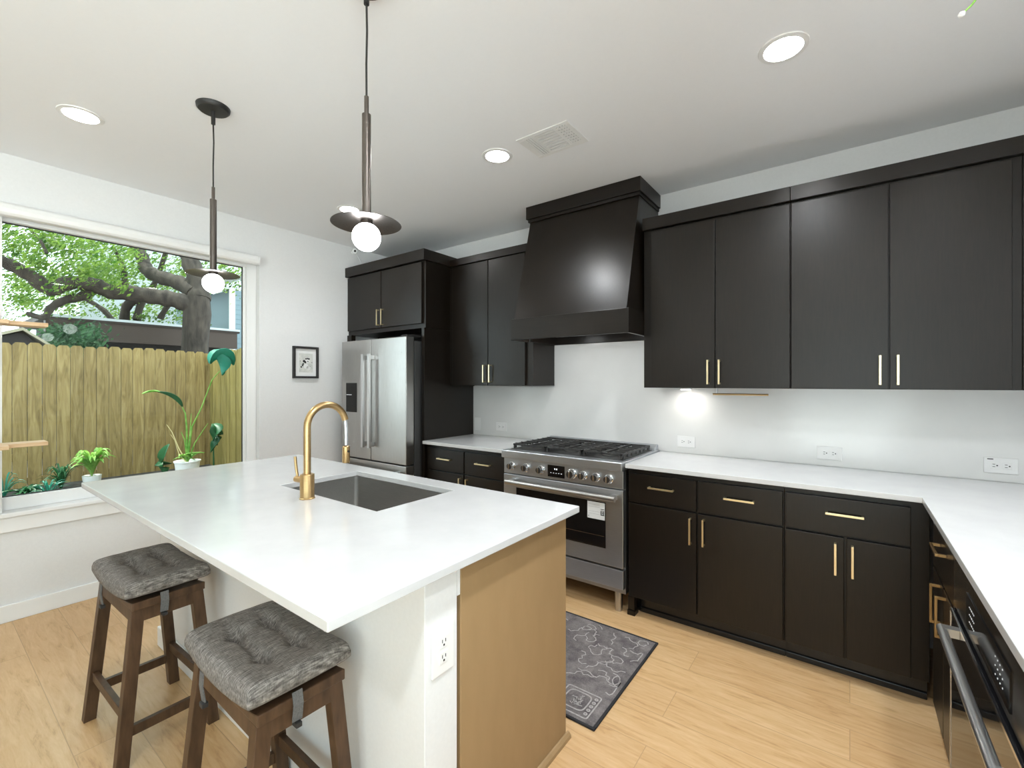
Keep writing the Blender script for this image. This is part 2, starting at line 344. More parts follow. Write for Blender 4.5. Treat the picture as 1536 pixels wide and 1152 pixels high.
# ------------------------------------------------------------------ recessed lights
RL = [(-3.08, .529, 'recessed ceiling light nearest the picture window, at the left of the ceiling'), (-1.666, 2.091, 'recessed ceiling light beside the air vent, in front of the range hood'),
      (-.213, 2.10, 'recessed ceiling light in front of the right upper cabinets'), (-3.097, 2.056, 'recessed ceiling light partly hidden by the disc of the nearer pendant'),
      (-.21, .53, 'added out-of-view ceiling light above the middle of the kitchen floor'), (.50, 1.25, 'added out-of-view ceiling light above the right worktop run'), (-.21, -.9, 'added ceiling light behind the camera on the living side')]  # last three are added out of view to brighten the room
r0 = None
for i, (x, y, lab) in enumerate(RL):
    if r0 is None:
        r0 = thing('recessed_light', lab, 'ceiling light', (x, y, ZC), 'recessed ceiling lights')
        MB().lathe([(.066, -.001), (.070, -.006), (.088, -.004), (.090, 0)], (x, y, ZC), 40).build('trim_ring', 'white', r0, smooth=True)
        MB().lathe([(.0001, -.0055), (.0665, -.0055)], (x, y, ZC), 40).build('lens', 'lens', r0)
        ld = bpy.data.lights.new('downlight', 'SPOT'); ld.energy = LAMP_W*4; ld.spot_size = math.radians(150); ld.spot_blend = 1.0; ld.shadow_soft_size = .06; ld.color = (.91, .96, 1)
        ld2 = ld.copy(); ld2.energy = LAMP_W*4*.36
        lo = bpy.data.objects.new('downlight', ld2); C.objects.link(lo); lo.parent = r0; lo.location = (0, 0, -.075)
    else:
        o = dup(r0); o.location = (x, y, ZC)
        for ch in o.children:
            if ch.type == 'LIGHT' and x > -1: ch.data = ld
        tag(o, lab, 'ceiling light', 'recessed ceiling lights')

# ------------------------------------------------------------------ fronts and pulls
# F maps (u, d, z): u along the front, d depth away from the viewer
FY = lambda u, d, z: (u, d, z)          # front faces -y
FX = lambda u, d, z: (d, u, z)          # front faces -x
def fbox(mb, F, u0, u1, d0, d1, z0, z1):
    a = F(u0, d0, z0); b = F(u1, d1, z1); mb.box(a[0], b[0], a[1], b[1], a[2], b[2]); return mb
def pull(F, u, z, d, vertical, parent, L=.145, m='brassl', t=.010, so=.030):
    b = MB()
    if vertical:
        fbox(b, F, u-t/2, u+t/2, d-so, d-so+t*.8, z-L/2, z+L/2)
        for q in (z-L/2, z+L/2-t): fbox(b, F, u-t/2, u+t/2, d-so+t*.8, d, q, q+t)
    else:
        fbox(b, F, u-L/2, u+L/2, d-so, d-so+t*.8, z-t/2, z+t/2)
        for q in (u-L/2, u+L/2-t): fbox(b, F, q, q+t, d-so+t*.8, d, z-t/2, z+t/2)
    return b.build('handle', m, parent, bevel=.001)
def cabinet(name, label, cat, F, u0, u1, dface, dback, z0, z1, doors=(), drawers=(), crown=None, toe=None, group=None, m='black', dm=.02, extra=None, hm='brassl'):
    a = F((u0+u1)/2, dback, z0)
    t = thing(name, label, cat, a, group)
    b = MB(); fbox(b, F, u0, u1, dface+dm, dback, z0, z1)
    b.build('carcass', m, t, bevel=.0015)
    for (a0, a1, b0, b1, hu, hz, vert) in doors:
        d = fbox(MB(), F, a0, a1, dface, dface+dm-.0005, b0, b1).build('door', m, t, bevel=.002)
        if hu is not None: pull(F, hu, hz, dface, vert, d, m=hm)
    for (a0, a1, b0, b1, hu, hz) in drawers:
        d = fbox(MB(), F, a0, a1, dface, dface+dm-.0005, b0, b1).build('drawer_front', m, t, bevel=.002)
        if hu is not None: pull(F, hu, hz, dface, False, d, L=.145, m=hm)
    if crown:
        c0, c1, e0, e1 = crown
        fbox(MB(), F, e0, e1, dface-.008, dback, c0, c1).build('crown', 'blackh', t, bevel=.002)
    if toe is not None:
        q = MB(); fbox(q, F, u0, u1, toe, dback, 0, z0-.0005); q.build('toe_kick', 'toe', t)
    return t
CT, CB = .914, .889          # worktop
# ---- upper cabinets
ub, ut = 1.365, 2.385
YU = 2.88
BK = YB-.001
cab = cabinet('upper_cabinet', 'black upper cabinet between the tall refrigerator panel and the range hood', 'cabinet', FY, -2.845, -1.957, YU, BK, ub+.008, 2.412,
   doors=[(-2.80, -2.397, ub+.010, 2.408, -2.427, 1.472, True), (-2.391, -2.022, ub+.010, 2.408, -2.363, 1.472, True)], crown=(2.414, 2.474, -2.825, -1.975), group='black upper cabinets')
cabinet('upper_cabinet', 'black upper cabinet right of the range hood, above the paper towel bar', 'cabinet', FY, -1.082, -.2595, YU, BK, ub, ut,
   doors=[(-1.030, -.645, ub+.002, 2.372, -.679, 1.461, True), (-.639, -.262, ub+.002, 2.372, -.616, 1.461, True)], crown=(2.386, 2.463, -1.082, -.2595), group='black upper cabinets')
cabinet('upper_cabinet', 'rightmost black upper cabinet with the widest doors, over the worktop corner', 'cabinet', FY, -.2585, .60, YU, BK, ub, ut,
   doors=[(-.255, .151, ub+.002, 2.372, .119, 1.460, True), (.157, .567, ub+.002, 2.372, .186, 1.460, True)], crown=(2.386, 2.463, -.2585, .60), group='black upper cabinets')
cabinet('upper_cabinet', 'narrow black corner cabinet end at the right edge of the upper row', 'cabinet', FY, .601, XR-.001, YU, BK, ub, ut, doors=[(.606, .92, ub+.002, 2.372, None, 0, True)], crown=(2.386, 2.463, .601, XR-.001), group='black upper cabinets')
# ---- tall cabinet round the refrigerator
YF = 2.593
fx0, fx1 = XL+.002, -2.848
t = thing('refrigerator_cabinet', 'black tall cabinet surround with two short doors above the steel refrigerator', 'cabinet', (-3.4, BK, 0))
BOX(fx0, fx1, YF+.02, BK, 1.858, 2.42).build('carcass', 'black', t, bevel=.0015)
BOX(fx1-.033, fx1, YF+.004, BK, 0, 1.8575).build('side_panel', 'black', t, bevel=.0015)
BOX(fx0, fx0+.07, YF+.004, YF+.05, 0, 1.8575).build('side_panel', 'black', t, bevel=.0015)
BOX(fx0+.072, fx1-.034, 2.9, 2.905, 1.70, 1.8575).build('back_panel', 'dark', t)
for (a, b, hu) in ((fx0+.012, -3.421, -3.447), (-3.413, fx1-.032, -3.385)):
    d = BOX(a, b, YF, YF+.0195, 1.897, 2.412).build('door', 'black', t, bevel=.002)
    pull(FY, hu, 1.990, YF, True, d)
BOX(fx0, fx1+.020, YF-.020, BK, 2.421, 2.512).build('crown', 'blackh', t, bevel=.002)
# ---- base cabinets, range wall
YC = 2.605
bz = .112
DZ0, DZ1, OZ1 = .688, .857, .677
t = cabinet('base_cabinet', 'black base cabinet between the refrigerator panel and the range', 'cabinet', FY, -2.846, -1.992, YC, BK, bz, CB-.001,
   drawers=[(-2.815, -2.411, DZ0, DZ1, -2.613, .783), (-2.401, -2.006, DZ0, DZ1, -2.206, .783)],
   doors=[(-2.815, -2.411, bz+.006, OZ1, -2.440, .58, True), (-2.401, -2.006, bz+.006, OZ1, -2.368, .58, True)], toe=2.70, group='black base cabinets')
t = cabinet('base_cabinet', 'black base cabinet right of the range with two drawers and two wide doors', 'cabinet', FY, -1.076, -.2625, YC, BK, bz, CB-.001,
   drawers=[(-1.066, -.678, DZ0, DZ1, -.869, .787), (-.669, -.267, DZ0, DZ1, -.462, .787)],
   doors=[(-1.066, -.678, bz+.006, OZ1, -.707, .578, True), (-.669, -.267, bz+.006, OZ1, -.638, .582, True)], toe=2.70, group='black base cabinets')
fo = MB(); fo.box(-1.076, -1.036, YC+.012, YC+.06, .03, bz-.001); fo.box(-1.078, -1.030, YC+.004, YC+.066, 0, .03); fo.build('foot', 'black', t, bevel=.003)
BOX(-1.03, -.2625, 2.690, 2.6995, 0, .030).build('base_shoe', 'toe', t, bevel=.004)
t = cabinet('base_cabinet', 'black base cabinet in the corner with one wide drawer above two narrow doors', 'cabinet', FY, -.2615, .274, YC, BK, bz, CB-.001,
   drawers=[(-.255, .212, DZ0, DZ1, -.020, .787)],
   doors=[(-.255, -.022, bz+.006, OZ1, -.054, .578, True), (-.012, .212, bz+.006, OZ1, .010, .578, True)], toe=2.70, group='black base cabinets')
BOX(-.2615, .274, 2.690, 2.6995, 0, .030).build('base_shoe', 'toe', t, bevel=.004)
# ---- right run (front faces -x)
XF = .268
BX = XR-.002
t = cabinet('base_cabinet', 'narrow black base cabinet with brass pulls on the right run beside the oven', 'cabinet', FX, 1.992, 2.604, XF, BX, bz, CB-.001,
   drawers=[(1.998, 2.47, DZ0-.015, DZ1, 2.225, .797)],
   doors=[(1.998, 2.222, bz+.006, OZ1-.015, 2.165, .578, True), (2.230, 2.47, bz+.006, OZ1-.015, 2.290, .578, True)], toe=.30, group='black base cabinets', hm='brass')
cabinet('base_cabinet', 'black base cabinet at the near end of the right run', 'cabinet', FX, .30, 1.078, XF, BX, bz, CB-.001,
   drawers=[(.31, 1.07, DZ0, DZ1, .69, .787)], doors=[(.31, .685, bz+.006, OZ1, .65, .58, True), (.693, 1.07, bz+.006, OZ1, .73, .58, True)], toe=.30, group='black base cabinets', hm='brass')
# built-in oven in the right run
t = thing('built_in_oven', 'stainless and black glass oven built under the right worktop', 'oven', (.6, 1.53, 0))
oy0, oy1 = 1.080, 1.990
BOX(XF+.022, BX, oy0, oy1, .112, CB-.001).build('body', 'dark', t)
BOX(.30, BX, oy0, oy1, 0, .111).build('toe_kick', 'toe', t)
cp = BOX(XF-.004, XF+.0215, oy0+.003, oy1-.003, .697, .872).build('control_panel', brushed('oven steel', (40, 1, 40), (.22, .21, .20), (.30, .29, .28), .22), t, bevel=.002)
dp = BOX(XF-.0065, XF-.0045, 1.35, 1.78, .722, .812).build('display', 'gloss', cp)
for i in range(6):
    for j in range(3): y_ = 1.70+.012*(i % 3)+.03*(i//3)-.02; BOX(XF-.0072, XF-.0066, y_, y_+.003, .745+.02*j, .748+.02*j).build('indicator', 'icond', dp)
for i in range(4):
    for j in range(3): BOX(XF-.0072, XF-.0066, 1.40+.02*i, 1.403+.02*i, .745+.02*j, .748+.02*j).build('indicator', 'icond', dp)
od = BOX(XF-.012, XF+.0215, oy0+.003, oy1-.003, .125, .688).build('oven_door', 'gloss', t, bevel=.003)
e = MB(); e.box(XF-.0135, XF-.0121, oy0+.003, oy1-.003, .680, .6885); e.box(XF-.0135, XF-.0121, oy1-.012, oy1-.003, .125, .680); e.build('door_edge', 'chrome', od)
h = MB(); h.tube([(XF-.048, 1.86, .665), (XF-.048, 1.65, .665), (XF-.048, 1.42, .665), (XF-.048, 1.20, .665)], .012, 14)
for q in (1.83, 1.205): h.box(XF-.048, XF-.0125, q, q+.028, .653, .677)
h.build('handle', 'bar', od, smooth=True)
# ---- worktops
cut = BOX(-2.8465, -1.991, 2.575, YB-.021, CB, CT).build('worktop', 'quartz', off=(-2.4, 2.9, CB), bevel=.002)
tag(cut, 'short white quartz worktop between the refrigerator panel and the range', 'countertop', 'white quartz worktops')
cut = MB().prism([(-1.075, 2.572), (.245, 2.572), (.245, .29), (XR-.001, .29), (XR-.001, YB-.021), (-1.075, YB-.021)], CB, CT).build('worktop', 'quartz', off=(.2, 2.8, CB), bevel=.002)
tag(cut, 'long L-shaped white quartz worktop right of the range', 'countertop', 'white quartz worktops')
bs = BOX(-2.846, XR-.001, YB-.020, YB-.0005, CT+.0005, ub-.001); bs.box(-1.955, -1.084, YB-.020, YB-.0005, ub-.001, 1.704)
tag(bs.build('backsplash', 'splash', off=(-1, YB, CT)), 'glossy white slab backsplash behind the range and worktops', 'backsplash')

# ------------------------------------------------------------------ range hood
t = thing('range_hood', 'large black tapered range hood over the gas range, reaching the ceiling', 'range hood', (-1.53, BK, 1.705))
hx0, hx1 = -1.955, -1.085
hw0, hw1 = -1.982, -1.083
# band in front of the cabinets, narrower part between them
b = MB(); zb0 = 1.785
b.box(hw0, hw1, 2.645, 2.665, 1.706, 1.858); b.box(hw0, hw0+.02, 2.665, YU-.024, 1.706, 1.858); b.box(hw1-.02, hw1, 2.665, YU-.024, 1.706, 1.858)
b.box(hx0+.001, hx0+.02, YU-.024, BK-.03, 1.706, 1.858); b.box(hx1-.02, hx1-.001, YU-.024, BK-.03, 1.706, 1.858); b.box(hx0+.001, hx1-.001, BK-.03, BK, 1.706, 1.858)
b.box(hw0+.02, hw1-.02, 2.665, YU-.024, zb0, 1.858); b.box(hx0+.02, hx1-.02, YU-.024, BK-.03, zb0, 1.858)
b.build('band', 'blackh', t, bevel=.002)
b = MB()
n = 12; zt, zb_ = 2.618, 1.8585
def fy(s_): return 2.655+(2.862-2.655)*s_
rows = []
for x in (-1.957, -1.100):
    for k in range(n+1): s_ = k/n; rows.append((x, fy(s_), zb_+(zt-zb_)*s_))
vs = rows+[(-1.957, YU-.012, zb_), (-1.957, YU-.012, zt), (-1.100, YU-.012, zb_), (-1.100, YU-.012, zt)]
fs = [(k, k+1, n+1+k+1, n+1+k) for k in range(n)]
i0 = 2*(n+1)
fs += [tuple(range(n+1))+(i0+1, i0), tuple(range(2*n+1, n, -1))+(i0+2, i0+3), (i0, i0+1, i0+3, i0+2), (0, n+1, i0+2, i0), (n, i0+1, i0+3, 2*n+1)]
b.add(vs, fs); b.build('chimney', 'black', t)
BOX(-1.950, -1.100, YU-.0115, BK, 1.8585, zt).build('chimney_back', 'black', t)
BOX(-1.982, -1.083, 2.838, BK, 2.640, ZC-.001).build('crown', 'blackh', t, bevel=.002)
BOX(-1.972, -1.093, 2.850, BK, 2.6185, 2.6395).build('crown_trim', 'black', t, bevel=.002)
BOX(-1.90, -1.14, 2.70, 3.15, 1.770, 1.7845).build('filter_insert', 'steel', t, bevel=.003)
hl = mat('hood lamp', (1, 1, 1), .4, emit=(.97, .98, 1), es=90)
for x in (-1.78, -1.26): MB().lathe([(.0001, 0), (.032, 0), (.033, .004)], (x, 2.80, 1.7652), 24).build('hood_lamp', hl, t)

# ------------------------------------------------------------------ gas range
t = thing('gas_range', 'wide stainless gas range with seven knobs and a black iron cooktop', 'range', (-1.533, 2.9, 0))
rx0, rx1 = -1.986, -1.080
yf = 2.572
BOX(rx0+.004, rx1-.004, yf+.03, YB-.03, .12, .868).build('body', 'steeld', t)
top = MB(); top.box(rx0, rx1, yf-.035, YB-.025, .8685, .922); top.build('cooktop', 'steel', t, bevel=.006, seg=3)
BOX(rx0+.03, rx1-.03, yf+.045, YB-.10, .9222, .9245).build('burner_tray', 'iron', t)
bg_ = MB(); bg_.prism_ax([(YB-.095, .9225), (YB-.03, .9225), (YB-.03, .958), (YB-.05, .962), (YB-.09, .940)], rx0+.01, rx1-.01, 'x'); bg_.build('back_guard', 'steel', t, bevel=.002)
cp = BOX(rx0+.004, rx1-.004, yf-.006, yf+.0295, .758, .868).build('control_panel', 'steel', t, bevel=.002)
od = BOX(rx0+.004, rx1-.004, yf-.010, yf+.0295, .285, .752).build('oven_door', 'steel', t, bevel=.003)
BOX(rx0+.115, rx1-.115, yf-.0115, yf-.0102, .385, .665).build('window', 'gloss', od, bevel=.001)
rk = MB(); rk.box(rx0+.125, rx1-.125, yf-.0122, yf-.0117, .455, .458); rk.build('rack', 'chrome', od)
h = MB(); h.tube([(-1.925, yf-.062, .708), (-1.112, yf-.062, .708)], .017, 16)
for x in (-1.915, -1.155): h.box(x, x+.035, yf-.062, yf-.0105, .695, .721)
h.build('handle', 'steelh', od, smooth=True)
st = BOX(-1.318, -1.200, yf-.0132, yf-.0124, .555, .660).build('sticker', 'paper', od); st['label'] = 'white paper sticker on the oven window'
for z in (.643, .628, .600, .585): BOX(-1.310, -1.235, yf-.0137, yf-.0133, z, z+.0015).build('print_line', 'greyink', st)
for z, hh in ((.618, .004), (.608, .003), (.582, .006)): BOX(-1.228, -1.203, yf-.0137, yf-.0133, z, z+hh).build('print_block', 'ink', st)
for a, b_, z, z1 in ((-1.228, -1.222, .589, .607), (-1.211, -1.205, .589, .607), (-1.219, -1.214, .592, .604), (-1.311, -1.307, .566, .572)): BOX(a, b_, yf-.0137, yf-.0133, z, z1).build('print_block', 'ink', st)
BOX(rx0+.004, rx1-.004, yf-.008, yf+.0295, .158, .272).build('bottom_drawer', 'steel', t, bevel=.003)
for x in (rx0+.06, rx1-.06):
    for y in (yf+.06, YB-.1): MB().lathe([(.022, 0), (.024, .02), (.024, .1195)], (x, y, 0), 18).build('leg', 'steelh', t, smooth=True)
for kx in (-1.912, -1.790, -1.668, -1.430, -1.350, -1.262, -1.176):
    big = kx == -1.430
    r = .030 if big else .026
    k = MB().lathe([(r*1.12, 0), (r*1.12, -.004), (r*.95, -.007), (r*.88, -.030), (r*.80, -.034), (.0001, -.034)], (kx, yf-.0062, .812), 28, (0, 1, 0)).build('knob', 'chrome', cp, smooth=True)
    MB().lathe([(r*.76, -.0343), (r*.76, -.0375), (.0001, -.0375)], (kx, yf-.0062, .812), 24, (0, 1, 0)).build('knob_face', 'knobface', k)
    BOX(kx-.0045, kx+.0045, yf-.0500, yf-.0439, .812-r*.72, .812+r*.72).build('grip', 'chrome', k, bevel=.001)
dp = BOX(-1.615, -1.485, yf-.0075, yf-.0062, .774, .852).build('display', 'gloss', cp, bevel=.001)
for a, b_ in ((.052, .060), (.066, .074)): BOX(-1.615+a, -1.615+b_, yf-.0082, yf-.0076, .823, .833).build('digit', 'icon', dp)
for i in range(5): BOX(-1.593+.02*i, -1.585+.02*i, yf-.0082, yf-.0076, .800, .803).build('indicator', 'icon', dp)
# burners and grates
gy0, gy1 = yf+.055, YB-.115
sw = (rx1-rx0-.07)/3
for i in range(3):
    a = rx0+.035+i*sw; cx = a+sw/2
    for yy in (gy0+.13, gy1-.12):
        bb = MB().lathe([(.050, .0), (.052, .008), (.040, .012)], (cx, yy, .9247), 24).build('burner', 'steeld', t, smooth=True)
        MB().lathe([(.034, 0), (.036, .006), (.030, .009), (.0001, .009)], (cx, yy, .9368), 24).build('burner_cap', 'iron', bb, smooth=True)
    gmb = MB(); gz0, gz1 = .948, .960
    a0, a1 = a+.004, a+sw-.004
    for x in (a0, a1-.012, cx-.006): gmb.box(x, x+.012, gy0, gy1, gz0, gz1)
    for y in (gy0, gy1-.012, (gy0+gy1)/2-.006): gmb.box(a0, a1, y, y+.012, gz0, gz1)
    nb = 7
    for k in range(nb):
        y = gy0+.03+(gy1-gy0-.06)*k/(nb-1)
        gmb.box(a0, a0+.09, y-.005, y+.005, gz0, gz1+.003); gmb.box(a1-.09, a1, y-.005, y+.005, gz0, gz1+.003)
        gmb.box(a0, a0+.010, y-.005, y+.005, .9285, gz1); gmb.box(a1-.010, a1, y-.005, y+.005, .9285, gz1)
    for x in (a0+.004, a1-.014):
        for y in (gy0, gy1-.012): gmb.box(x, x+.012, y, y+.012, .9246, gz0)
    gmb.build('grate', 'iron', t, bevel=.0015)

# ------------------------------------------------------------------ refrigerator
t = thing('refrigerator', 'stainless french-door refrigerator with a black water dispenser', 'refrigerator', (-3.34, 2.8, 0))
qx0, qx1 = -3.795, -2.892
BOX(qx0+.006, qx1-.006, 2.535, 3.15, .03, 1.745).build('body', mat('fridge case grey', (.10, .10, .10), .4, .6), t, bevel=.003)
ym = 2.440
xm = -3.358
d1 = BOX(qx0, xm-.003, ym, 2.525, .722, 1.776).build('door', 'steelh', t, bevel=.006, seg=3)
d2 = BOX(xm+.003, qx1, ym, 2.525, .722, 1.776).build('door', 'steelh', t, bevel=.006, seg=3)
dr = BOX(qx0, qx1, ym, 2.525, .06, .712).build('freezer_drawer', 'steelh', t, bevel=.006, seg=3)
for d, x in ((d1, xm-.045), (d2, xm+.045)):
    h = MB(); h.box(x-.014, x+.014, ym-.062, ym-.040, .835, 1.645)
    for z in (.845, 1.595): h.box(x-.012, x+.012, ym-.040, ym-.0005, z, z+.04)
    h.build('handle', 'bar', d, bevel=.003)
h = MB(); h.box(qx0+.05, qx1-.05, ym-.062, ym-.040, .64, .668)
for x in (qx0+.07, qx1-.11): h.box(x, x+.04, ym-.04, ym-.0005, .644, .664)
h.build('handle', 'steelh', dr, bevel=.003)
dsp = BOX(qx0+.072, qx0+.235, ym-.003, ym-.0002, 1.130, 1.395).build('dispenser', 'dark', d1, bevel=.001)
BOX(qx0+.08, qx0+.16, ym-.0045, ym-.0032, 1.285, 1.289).build('dispenser_line', 'icon', dsp)
BOX(-3.055, -2.945, ym-.0018, ym-.0002, 1.642, 1.650).build('badge', 'steelh', d2)
b = MB(); b.box(qx1-.10, qx1-.02, 2.47, 2.62, 1.7765, 1.795); b.build('hinge_cover', 'dark', t, bevel=.004)

# ------------------------------------------------------------------ island
ix0, ix1, iy0, iy1 = -2.96, -.90, .822, 1.56
t = thing('kitchen_island', 'white kitchen island with a taupe cabinet end panel', 'island', (-1.93, 1.2, 0))
kw = MB(); kw.box(ix0, ix1, iy0, .945, 0, CB-.001); kw.build('knee_wall', 'wall', t, bevel=.002)
BOX(ix1-.10, ix1+.0006, .9455, .957, .79, CB-.001).build('corner_strip', 'wall', t)
# sink cabinet, open at the top under the sink
sc = MB(); sc.box(ix0, -2.24, .9455, iy1, .0, CB-.001); sc.box(-1.36, ix1-.020, .9575, iy1, 0, CB-.001); sc.box(-2.24, -1.36, .9455, iy1, 0, .60); sc.box(-2.24, -1.36, 1.53, iy1, .60, CB-.001)
sc.build('cabinet_box', 'tan', t)
BOX(ix1-.0195, ix1+.003, .9575, iy1, 0, CB-.001).build('end_panel', 'tan', t, bevel=.002)
MB().prism_ax([(ix1+.0035, 0), (ix1+.020, 0), (ix1+.018, .012), (ix1+.010, .020), (ix1+.0035, .022)], .9575, iy1+.012, 'y').build('shoe_molding', 'tan', t)
BOX(ix0, ix1-.002, iy0-.014, iy0-.0005, 0, .10).build('baseboard', 'trim', t, bevel=.003)
for a, b_ in ((-2.95, -2.45), (-2.44, -1.94), (-1.93, -1.43), (-1.42, -.92)):
    d = BOX(a, b_, iy1+.0005, iy1+.02, .12, .87).build('door', 'tan', t, bevel=.002); 
# worktop with the sink cut-out
X = (-2.987, -2.163, -1.430, -.852); Yv = (.515, 1.066, 1.482, 1.588)
vs = []; fs = []
for z in (CB, CT):
    for y in Yv:
        for x in X: vs.append((x, y, z))
for l in (0, 1):
    for j in range(3):
        for i in range(3):
            if (i, j) == (1, 1): continue
            a = l*16+j*4+i; q = (a, a+1, a+5, a+4); fs.append(q if l else q[::-1])
def wallq(a, b): fs.append((a, b, b+16, a+16))
for i in range(3): wallq(i, i+1); wallq(12+i+1, 12+i); wallq(4*i+4, 4*i); wallq(4*i+3, 4*i+7)
for a, b in ((6, 5), (5, 9), (9, 10), (10, 6)): wallq(a, b)
o = MB().add(vs, fs).build('island_worktop', 'quartz', off=(-1.92, 1.05, CB), bevel=.0025)
tag(o, 'large white quartz worktop of the kitchen island with a sink cut-out', 'countertop')
# sink
t = thing('sink', 'undermount stainless steel sink set in the island worktop', 'sink', (-1.80, 1.27, .68))
sx0, sx1, sy0, sy1, sz = -2.168, -1.424, 1.060, 1.488, .665
b = MB(); zt_ = CB-.0008
def rrect(x0, x1, y0, y1, rad, n=6):
    P = []
    for cx, cy, a0 in ((x1-rad, y1-rad, 0), (x0+rad, y1-rad, PI/2), (x0+rad, y0+rad, PI), (x1-rad, y0+rad, 1.5*PI)):
        for k in range(n+1): a = a0+PI/2*k/n; P.append((cx+rad*math.cos(a), cy+rad*math.sin(a)))
    return P
loops = [(0, zt_, .022), (0, sz+.02, .022), (.004, sz+.008, .022), (.016, sz, .02)]
V = []; F2 = []
for ins, z, rad in loops: V += [(x, y, z) for x, y in rrect(sx0+.004+ins, sx1-.004-ins, sy0+.004+ins, sy1-.004-ins, rad)]
m_ = len(V)//len(loops)
for l in range(len(loops)-1):
    for k in range(m_): q = (k+1) % m_; F2.append((l*m_+k, l*m_+q, (l+1)*m_+q, (l+1)*m_+k))
F2.append(tuple((len(loops)-1)*m_+k for k in range(m_)))
o0 = len(V)
for z in (zt_, sz-.004): V += [(x, y, z) for x, y in rrect(sx0, sx1, sy0, sy1, .025)]
for k in range(m_): q = (k+1) % m_; F2.append((o0+k, o0+q, o0+m_+q, o0+m_+k)); F2.append((k, q, o0+q, o0+k))
F2.append(tuple(o0+m_+k for k in range(m_)))
b.add(V, F2)
b.build('basin', 'steeld', t, smooth=True)
MB().lathe([(.045, 0), (.045, .003), (.036, .004), (.03, .001), (.0001, .001)], (-1.80, 1.36, sz), 28).build('drain', 'chrome', t, smooth=True)
# faucet
fxp, fyp = -1.822, 1.010
t = thing('faucet', 'tall brass gooseneck pull-down faucet on the island beside the sink', 'faucet', (fxp, fyp, CT))
MB().lathe([(.031, 0), (.031, .003), (.0285, .005), (.0285, .100), (.027, .102), (.0001, .102)], (fxp, fyp, CT+.0004), 32).build('body', 'brass', t, smooth=True)
R = .090; zc_ = 1.213
pts = [(fxp, fyp, 1.0165), (fxp, fyp, 1.10), (fxp, fyp, zc_)]+[(fxp, fyp+R-R*math.cos(a), zc_+R*math.sin(a)) for a in [PI*k/16*.93 for k in range(1, 17)]]
MB().tube(pts, .0145, 18).build('spout', 'brass', t, smooth=True)
e = Vector(pts[-1])
MB().tube([e+Vector((0, .0005, -.004)), (fxp, e.y+.004, e.z-.04), (fxp, e.y+.005, 1.117)], .0075, 12).build('hose', 'water', t, smooth=True)
sp = MB().lathe([(.0155, 0), (.0165, .003), (.0165, .072), (.012, .076)], (fxp, e.y+.005, 1.038), 24).build('spray_head', 'brass', t, smooth=True)
MB().lathe([(.005, 0), (.005, .004)], (fxp+.0166, e.y+.005, 1.090), 12, (1, 0, 0)).build('spray_button', 'bronzed', sp)
hv = MB(); dirh = Vector((-1, -.12, 0)).normalized(); p0 = Vector((fxp, fyp, .988))+dirh*.0285
hv.cyl(p0, p0+dirh*.045, .0135, n=20); hd = hv.build('handle', 'brass', t, smooth=True)
q = p0+dirh*.036
MB().tube([q+Vector((0, 0, .0137)), q+Vector((-.006, -.002, .045)), q+Vector((-.014, -.003, .095))], .0058, 12).build('lever', 'brass', hd, smooth=True)

# ------------------------------------------------------------------ pendants
def pendant(x, y, label, cord_kink):
    t = thing('pendant_light', label, 'pendant light', (x, y, ZC), 'pendant lights over the island')
    MB().lathe([(.0001, -.022), (.062, -.020), (.070, -.012), (.072, 0)], (x, y, ZC-.0005), 40).build('canopy', 'bronzed', t, smooth=True)
    MB().lathe([(.009, 0), (.009, .062)], (x, y, ZC-.085), 14).build('stem_collar', 'bronzed', t, smooth=True)
    MB().tube([(x, y, ZC-.085), (x+cord_kink, y, 2.56), (x-.001, y, 2.45), (x, y, 2.345)], .0035, 8).build('cord', 'bronzed', t, smooth=True)
    MB().lathe([(.0075, 0), (.0075, .058)], (x, y, 2.287), 14).build('upper_sleeve', 'bronze', t, smooth=True)
    MB().lathe([(.0001, 0), (.0145, 0), (.0145, .348), (.010, .350), (.0001, .350)], (x, y, 1.937), 20).build('tube', 'bronze', t, smooth=True)
    MB().lathe([(.0001, .010), (.03, .009), (.095, .001), (.112, -.004), (.1125, -.0055), (.095, -.003), (.03, .005), (.0001, .006)], (x, y, 1.928), 56).build('disc_shade', 'bronze', t, smooth=True)
    MB().lathe([(.020, 0), (.020, .026)], (x, y, 1.910), 20).build('socket', 'bronze', t, smooth=True)
    gp = [(.046*math.sin(PI*k/20)+(1e-4 if k in (0, 20) else 0), -.046*math.cos(PI*k/20)) for k in range(21)]
    MB().lathe(gp, (x, y, 1.880), 36).build('globe', 'globe', t, smooth=True)
    return t
pendant(-2.474, .897, 'farther globe pendant with its black ceiling canopy, hanging before the window', .006)
pendant(-1.282, .915, 'nearer globe pendant with a bronze disc, hanging over the middle of the island', .003)

